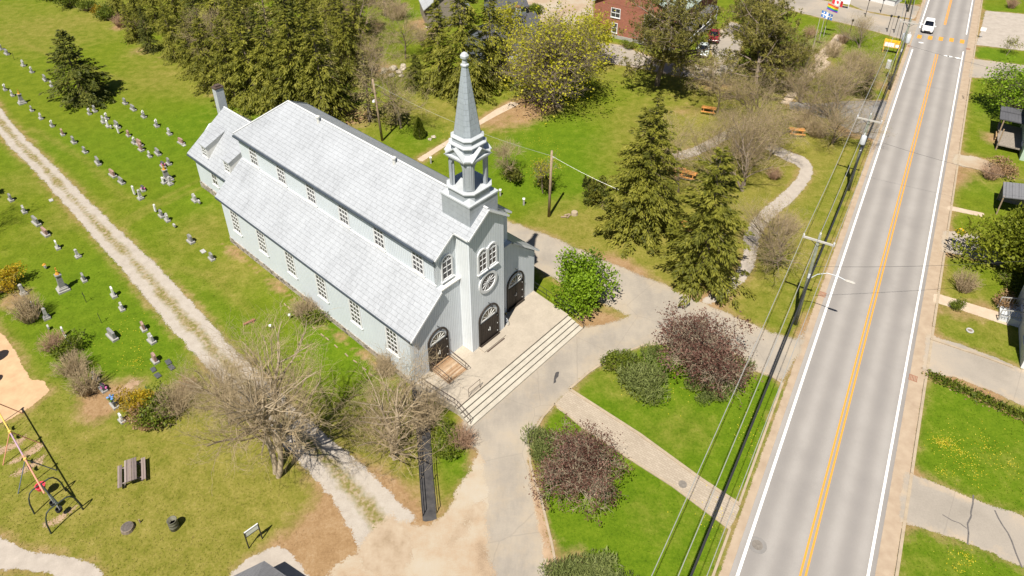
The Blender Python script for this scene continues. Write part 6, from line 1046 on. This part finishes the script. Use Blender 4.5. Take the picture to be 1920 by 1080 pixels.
# ------------------------------------------------------------------ bicycle at the right door
bk = thing('bicycle', 'pale bicycle leaning on the church wall beside the right door', 'bicycle', gl(9.75, -.55, .78), PH+1.2)
m_bike = mat('pale blue bike paint', (.45, .47, .55), .1, 4, .3)
for x in (-.52, .52):
    w = MB(); w.tube([(x+.33*math.cos(a), 0, .34+.33*math.sin(a)) for a in [2*math.pi*k/20 for k in range(21)]], .022, 5); wl = w.build('wheel', m_tank, bk); w = MB()
    for k in range(8): w.bar((x, 0, .34), (x+.32*math.cos(k*math.pi/4), 0, .34+.32*math.sin(k*math.pi/4)), .008)
    w.build('spokes', m_tank, wl)
b = MB()
for p, q in (((-.52, 0, .34), (-.1, 0, .34)), ((-.1, 0, .34), (-.2, 0, .85)), ((-.52, 0, .34), (-.18, 0, .75)), ((-.18, 0, .75), (.38, 0, .8)), ((-.1, 0, .34), (.4, 0, .68)), ((.38, 0, .92), (.52, 0, .34))): b.tube([p, q], .022, 6)
b.build('frame', m_bike, bk); MB().box(-.32, -.1, -.06, .06, .86, .92).build('saddle', m_black, bk); MB().tube([(.3, -.28, 1.0), (.38, -.1, .95), (.38, .1, .95), (.3, .28, 1.0)], .015, 5).build('handlebar', m_black, bk); MB().box(.4, .62, -.16, .16, .78, .98).build('basket', m_fwhite, bk)
t = thing('flower_pot', 'potted yellow plant beside the right church door', 'plant pot', gl(9.85, -.2, .78)); MB().lathe([(.12, 0), (.17, .3), (.19, .32), (.02, .31)], 10).build('pot', m_brickred, t); flowers(m_lich, 0, .5, 2.4, 8).build('flowers', m_sy, t)
# ------------------------------------------------------------------ signs, flags, lamps
m_sign = mat('yellow sign', (.78, .50, .02), .06, 4, .5); m_orange = mat('orange board', (.72, .40, .06), .12, 4, .6); m_fblue = mat('flag blue', (.03, .16, .50), .1, 4, .7); m_fw = mat('flag white', (.78, .78, .78), .05, 4, .7); m_fred = mat('flag red', (.65, .04, .05), .1, 4, .7)
sg = thing('road_sign', 'yellow diamond warning sign beside the olive cedar', 'sign', g(1789, 463), dang+math.pi/2); MB().tube([(0, 0, -.1), (0, 0, 2.3)], .035, 6).build('post', m_tank, sg); MB().prism([(0, 1.4), (.5, 1.9), (0, 2.4), (-.5, 1.9)], -.06, -.04).build('plate', m_sign, sg); b = MB().prism([(.02+.055*math.cos(a), 2.08+.055*math.sin(a)) for a in [k*math.pi/4 for k in range(8)]], -.07, -.062); M_ = b.bar((.0, -.066, 2.03), (-.03, -.066, 1.85), .09, .01, (0, 1, 0)); b.bar((-.03, -.066, 1.87), (-.12, -.066, 1.68), .05, .01, (0, 1, 0)).bar((-.02, -.066, 1.87), (.08, -.066, 1.68), .05, .01, (0, 1, 0)).bar((0, -.066, 1.98), (.14, -.066, 1.9), .04, .01, (0, 1, 0)); b.build('walking_figure', m_black, sg)
nb = thing('notice_board', 'yellow and orange notice board on two posts beside the far poles', 'sign', g(1668, 100), dang-math.pi/2+.0)
for x in (-1.05, 1.05): MB().box(x-.06, x+.06, -.05, .05, -.1, 2.3).build('post', m_orange, nb)
MB().box(-1.2, 1.2, -.09, -.05, 1.0, 2.3).build('board', m_orange, nb); MB().box(-1.05, .3, -.105, -.091, 1.1, 1.75).box(.45, 1.0, -.105, -.091, 1.15, 1.6).build('card', m_fw, nb); MB().box(-1.0, 1.0, -.10, -.091, 1.95, 2.2).build('header', m_sign, nb)
def flagpole(px, py, h, label): t = thing('flagpole', label, 'flagpole', g(px, py), dang-math.pi/2+.25); MB().tube([(0, 0, 0), (0, 0, h)], .05, 7, .035).build('pole', m_arm, t); MB().lathe([(.01, h-.02), (.07, h+.05), (.01, h+.12)], 8).build('ball', m_sy, t); return t
def wavy(x, z, w, h, hang=.35): return lambda u, v: (.06+w*u, .18*math.sin(u*7+v*1.5)*u, z-h*v-hang*u*w)
def flag(label, px, py, z, cells, w=1.7, h=1.0):
    t = thing('flag', label, 'flag', g(px, py), dang-math.pi/2+.25); f = wavy(0, z, w, h)
    for k, (nm, m, u0, u1, v0, v1, off) in enumerate(cells):
        b = MB(); nu, nv = max(2, int((u1-u0)*14)), max(1, int((v1-v0)*6)); vs = []
        for s in (-1, 1):
            vs += [(p[0], p[1]+s*off, p[2]) for j in range(nv+1) for i in range(nu+1) for p in [f(u0+(u1-u0)*i/nu, v0+(v1-v0)*j/nv)]]
        n1 = (nu+1)*(nv+1); q = lambda i, j, o: o*n1+j*(nu+1)+i; fs = [(q(i, j, o), q(i+1, j, o), q(i+1, j+1, o), q(i, j+1, o)) for o in (0, 1) for i in range(nu) for j in range(nv)]; b.add(vs, fs).build(nm, m, t)
    return t
FP = [((1524, 92), 6.6), ((1536, 75), 6.6), ((1544, 68), 5.6)]
flagpole(1524, 92, 6.6, 'white flagpole nearest the reader, left of three'); flagpole(1536, 75, 6.6, 'white flagpole in the middle of three'); flagpole(1544, 68, 6.8, 'white flagpole on the right of three')
flag('blue flag with white cross on the left flagpole', 1524, 92, 6.5, [('field', m_fblue, 0, 1, 0, 1, .006), ('cross', m_fw, .42, .58, 0, 1, .012), ('cross', m_fw, 0, 1, .40, .60, .013)]+[('lily', m_fw, u-.06, u+.06, v-.1, v+.1, .014) for u in (.21, .79) for v in (.2, .8)])
cols = [('red', (.65, .03, .03)), ('orange', (.75, .28, .03)), ('yellow', (.75, .6, .04)), ('green', (.04, .35, .06)), ('blue', (.03, .1, .5)), ('violet', (.25, .05, .35))]
flag('rainbow striped flag on the middle flagpole', 1536, 75, 6.3, [(f'{c}_stripe', mat('flag '+c, rgb, .08, 4, .7), 0, 1, i/6, (i+1)/6, .006) for i, (c, rgb) in enumerate(cols)])
flag('red and white maple leaf flag on the right flagpole', 1544, 68, 6.7, [('red_band', m_fred, 0, .25, 0, 1, .006), ('white_field', m_fw, .25, .75, 0, 1, .006), ('red_band', m_fred, .75, 1, 0, 1, .006), ('leaf', m_fred, .42, .58, .2, .7, .012), ('leaf', m_fred, .36, .64, .38, .52, .013)])
for x, y, h, lb in ((1589, 78, 3.4, 'black lamp post beside the concrete walk'), (1622, 32, 3.0, 'black lamp post across the side street'), (1663, 60, 2.6, 'black post at the street corner, left one'), (1676, 62, 2.6, 'black post at the street corner, right one'), (1651, 24, 2.2, 'thin black post beside the long building')):
    t = thing('lamp_post', lb, 'lamp post', g(x, y)); MB().tube([(0, 0, -.1), (0, 0, h)], .05, 7).build('pole', m_iron, t); MB().lathe([(.05, h), (.16, h+.06), (.2, h+.35), (.05, h+.45)], 8).build('lantern', m_iron, t)
t = thing('road_sign', 'small white sign on a thin post at the gravel lot corner', 'sign', g(1838, 72), dang); MB().tube([(0, 0, -.1), (0, 0, 1.9)], .03, 6).build('post', m_tank, t); MB().box(-.04, -.02, -.4, .4, 1.3, 1.9).build('plate', m_fw, t)
t = thing('signboard', 'white signboard standing beside the side street at the top edge', 'sign', g(1582, 16), dang-math.pi/2); MB().box(-.8, .8, -.06, .06, .9, 2.2).build('board', m_fw, t); [MB().box(x-.05, x+.05, -.05, .05, -.1, .9).build('post', m_tank, t) for x in (-.7, .7)]
t = thing('utility_cabinet', 'grey metal cabinet hung low beside the road wires', 'cabinet', g(1664, 128), dang); MB().box(-.4, .4, -.3, .3, .05, 1.3).build('cabinet', m_tank, t, bevel=.03); MB().box(-.36, .36, -.33, -.3, .12, 1.2).build('door', m_sg, t)
for i, (x, y, lb) in enumerate(((982, 384, 'short white post on the lawn left of the church driveway'), (938, 367, 'short white post beside the belfry on the far lawn'), (808, 306, 'short white post left of the spire on the far lawn'))):
    t = thing('marker_post', lb, 'post', g(x, y)); MB().box(-.09, .09, -.09, .09, -.1, .75).build('post', m_base, t); MB().box(-.13, .13, -.13, .13, .75, .84).build('cap', m_fw, t)
t = thing('tree_stump', 'pale cut stump with split logs on the lawn near the driveway', 'stump', g(1077, 402)); MB().lathe([(.4, -.05), (.34, .35), (.3, .37), (.02, .38)], 11).build('bark', m_pale, t)
for k, (x, y, a) in enumerate(((-1.1, -.3, .4), (-.8, -.7, 1.0), (-1.5, -.6, .1))): MB().tube([(x, y, .1), (x+.6*math.cos(a), y+.6*math.sin(a), .1)], .1, 7).build('log', m_wood, t)
m_rock = mat('pale rock', (.40, .35, .28), .3, 3, .9, bump=.4, bscale=5); rr = random.Random(3)
for k, (x, y, s) in enumerate(((722, 133, .9), (738, 131, 1.1), (748, 137, .9), (756, 130, .8), (752, 144, .7), (735, 142, .8), (756, 124, .7), (718, 138, .6), (813, 258, .5), (806, 262, .4), (800, 52, .5))):
    b = MB(); b.lathe([(.25, -.1), (.6, .05), (.62, .3), (.4, .5), (.08, .56)], 7); b.v = [(vx*s*rr.uniform(.75, 1.25), vy*s*rr.uniform(.75, 1.25), vz*s*rr.uniform(.8, 1.2)) for vx, vy, vz in b.v]; o = b.build('rock', m_rock); o.location = g(x, y); tag(o, 'pale rock in the heap on the grass behind the church' if k < 8 else ['larger pale rock beside the conical cedar', 'smaller pale rock beside the conical cedar', 'pale rock at the corner of the wooden barn'][k-8], 'rock', 'rocks of the heap' if k < 8 else None)
m_mh = mat('worn iron cover', (.17, .15, .13), .3, 5, .8)
for x, y, lb, r_ in ((1420, 1022, 'round iron manhole cover set in the road at the bottom', .3), (1280, 908, 'small round manhole cover in the brick walk', .26)):
    t = thing('manhole_cover', lb, 'manhole', g(x, y)+Vector((0, 0, .012))); MB().lathe([(r_*1.15, -.02), (r_*1.15, .008), (r_, .008)], 24).build('rim', m_mh, t); MB().lathe([(r_, .004), (.02, .012)], 24).build('cover', m_mh, t)
q = g(1420, 1022); P_ = np.array([(q.x+math.cos(a)*.6, q.y+math.sin(a)*.58) for a in [k*math.pi/12 for k in range(24)]]); area('asphalt_patch', P_, m_dark2, .0165, .12, worn=0, over=.2)
q = g(1042, 655); P_ = np.array([tuple(g(x, y).to_2d()) for x, y in ((1042, 698), (1048, 697), (1047, 706), (1042, 711), (1043, 717), (1038, 719), (1039, 708))]); area('damp_patch', P_, m_ramp, .0125, .1, worn=0, over=.2)
for x, y, lb in ((1712, 709, 'rusty square drain grate in the right road shoulder'), (1542, 552, 'rusty drain grate in the left road shoulder'), (1706, 87, 'rusty drain grate before the far crossing, left side'), (1815, 92, 'rusty drain grate before the far crossing, right side')):
    t = thing('drain_grate', lb, 'drain', g(x, y)+Vector((0, 0, .008)), dang); b = MB()
    for k in range(6): b.box(-.3, .3, -.3+k*.11, -.3+k*.11+.06, 0, .018)
    b.box(-.33, -.28, -.33, .33, 0, .02).box(.28, .33, -.33, .33, 0, .02); b.build('bars', m_brickred, t)
t = thing('tyre_planter', 'white painted tyre planter on the lawn left of the white house', 'planter', g(1818, 621)); MB().lathe([(.2, .0), (.29, .0), (.32, .08), (.29, .15), (.2, .15), (.2, 0)], 16).build('tyre', m_granl, t, True); MB().lathe([(.2, .1), (.02, .12)], 12).build('soil', m_bark, t)
for i, (x, y, lb) in enumerate(((544, 598, 'small white floodlight on the grass beside the church bush'), (508, 618, 'small white floodlight at the end of the leaf strip'))): t = thing('floodlight', lb, 'lamp', g(x, y)); MB().tube([(0, 0, -.05), (0, 0, .5)], .03, 5).build('stake', m_iron, t); MB().box(-.1, .1, -.08, .08, .4, .56).build('head', m_fw, t)
t = thing('garden_bench', 'fallen orange brown log bench beside the gravel track', 'log', g(468, 606), .6); MB().tube([(-.5, 0, .14), (.5, 0, .2)], .10, 8).build('log', m_brickred, t); MB().tube([(.3, -.2, .0), (.35, .25, .12)], .07, 7).build('stub', m_brickred, t)
t = thing('garden_edging', 'line of low border stones along the church wall bed', 'edging', (0, 0, 0)); b = MB()
for k in range(14): y = 1.2+k*1.15+R.uniform(-.3, .3); b.box(*sorted((X0*0+0, .16)), 0, .42, -.03, .07) if 0 else None; a_ = gl(-1.55+R.uniform(-.07, .07), y, 0); b.bar(a_+Vector((0, 0, .02)), gl(-1.55, y+.45, .02), .09, .09)
b.build('stone', m_wood, t)
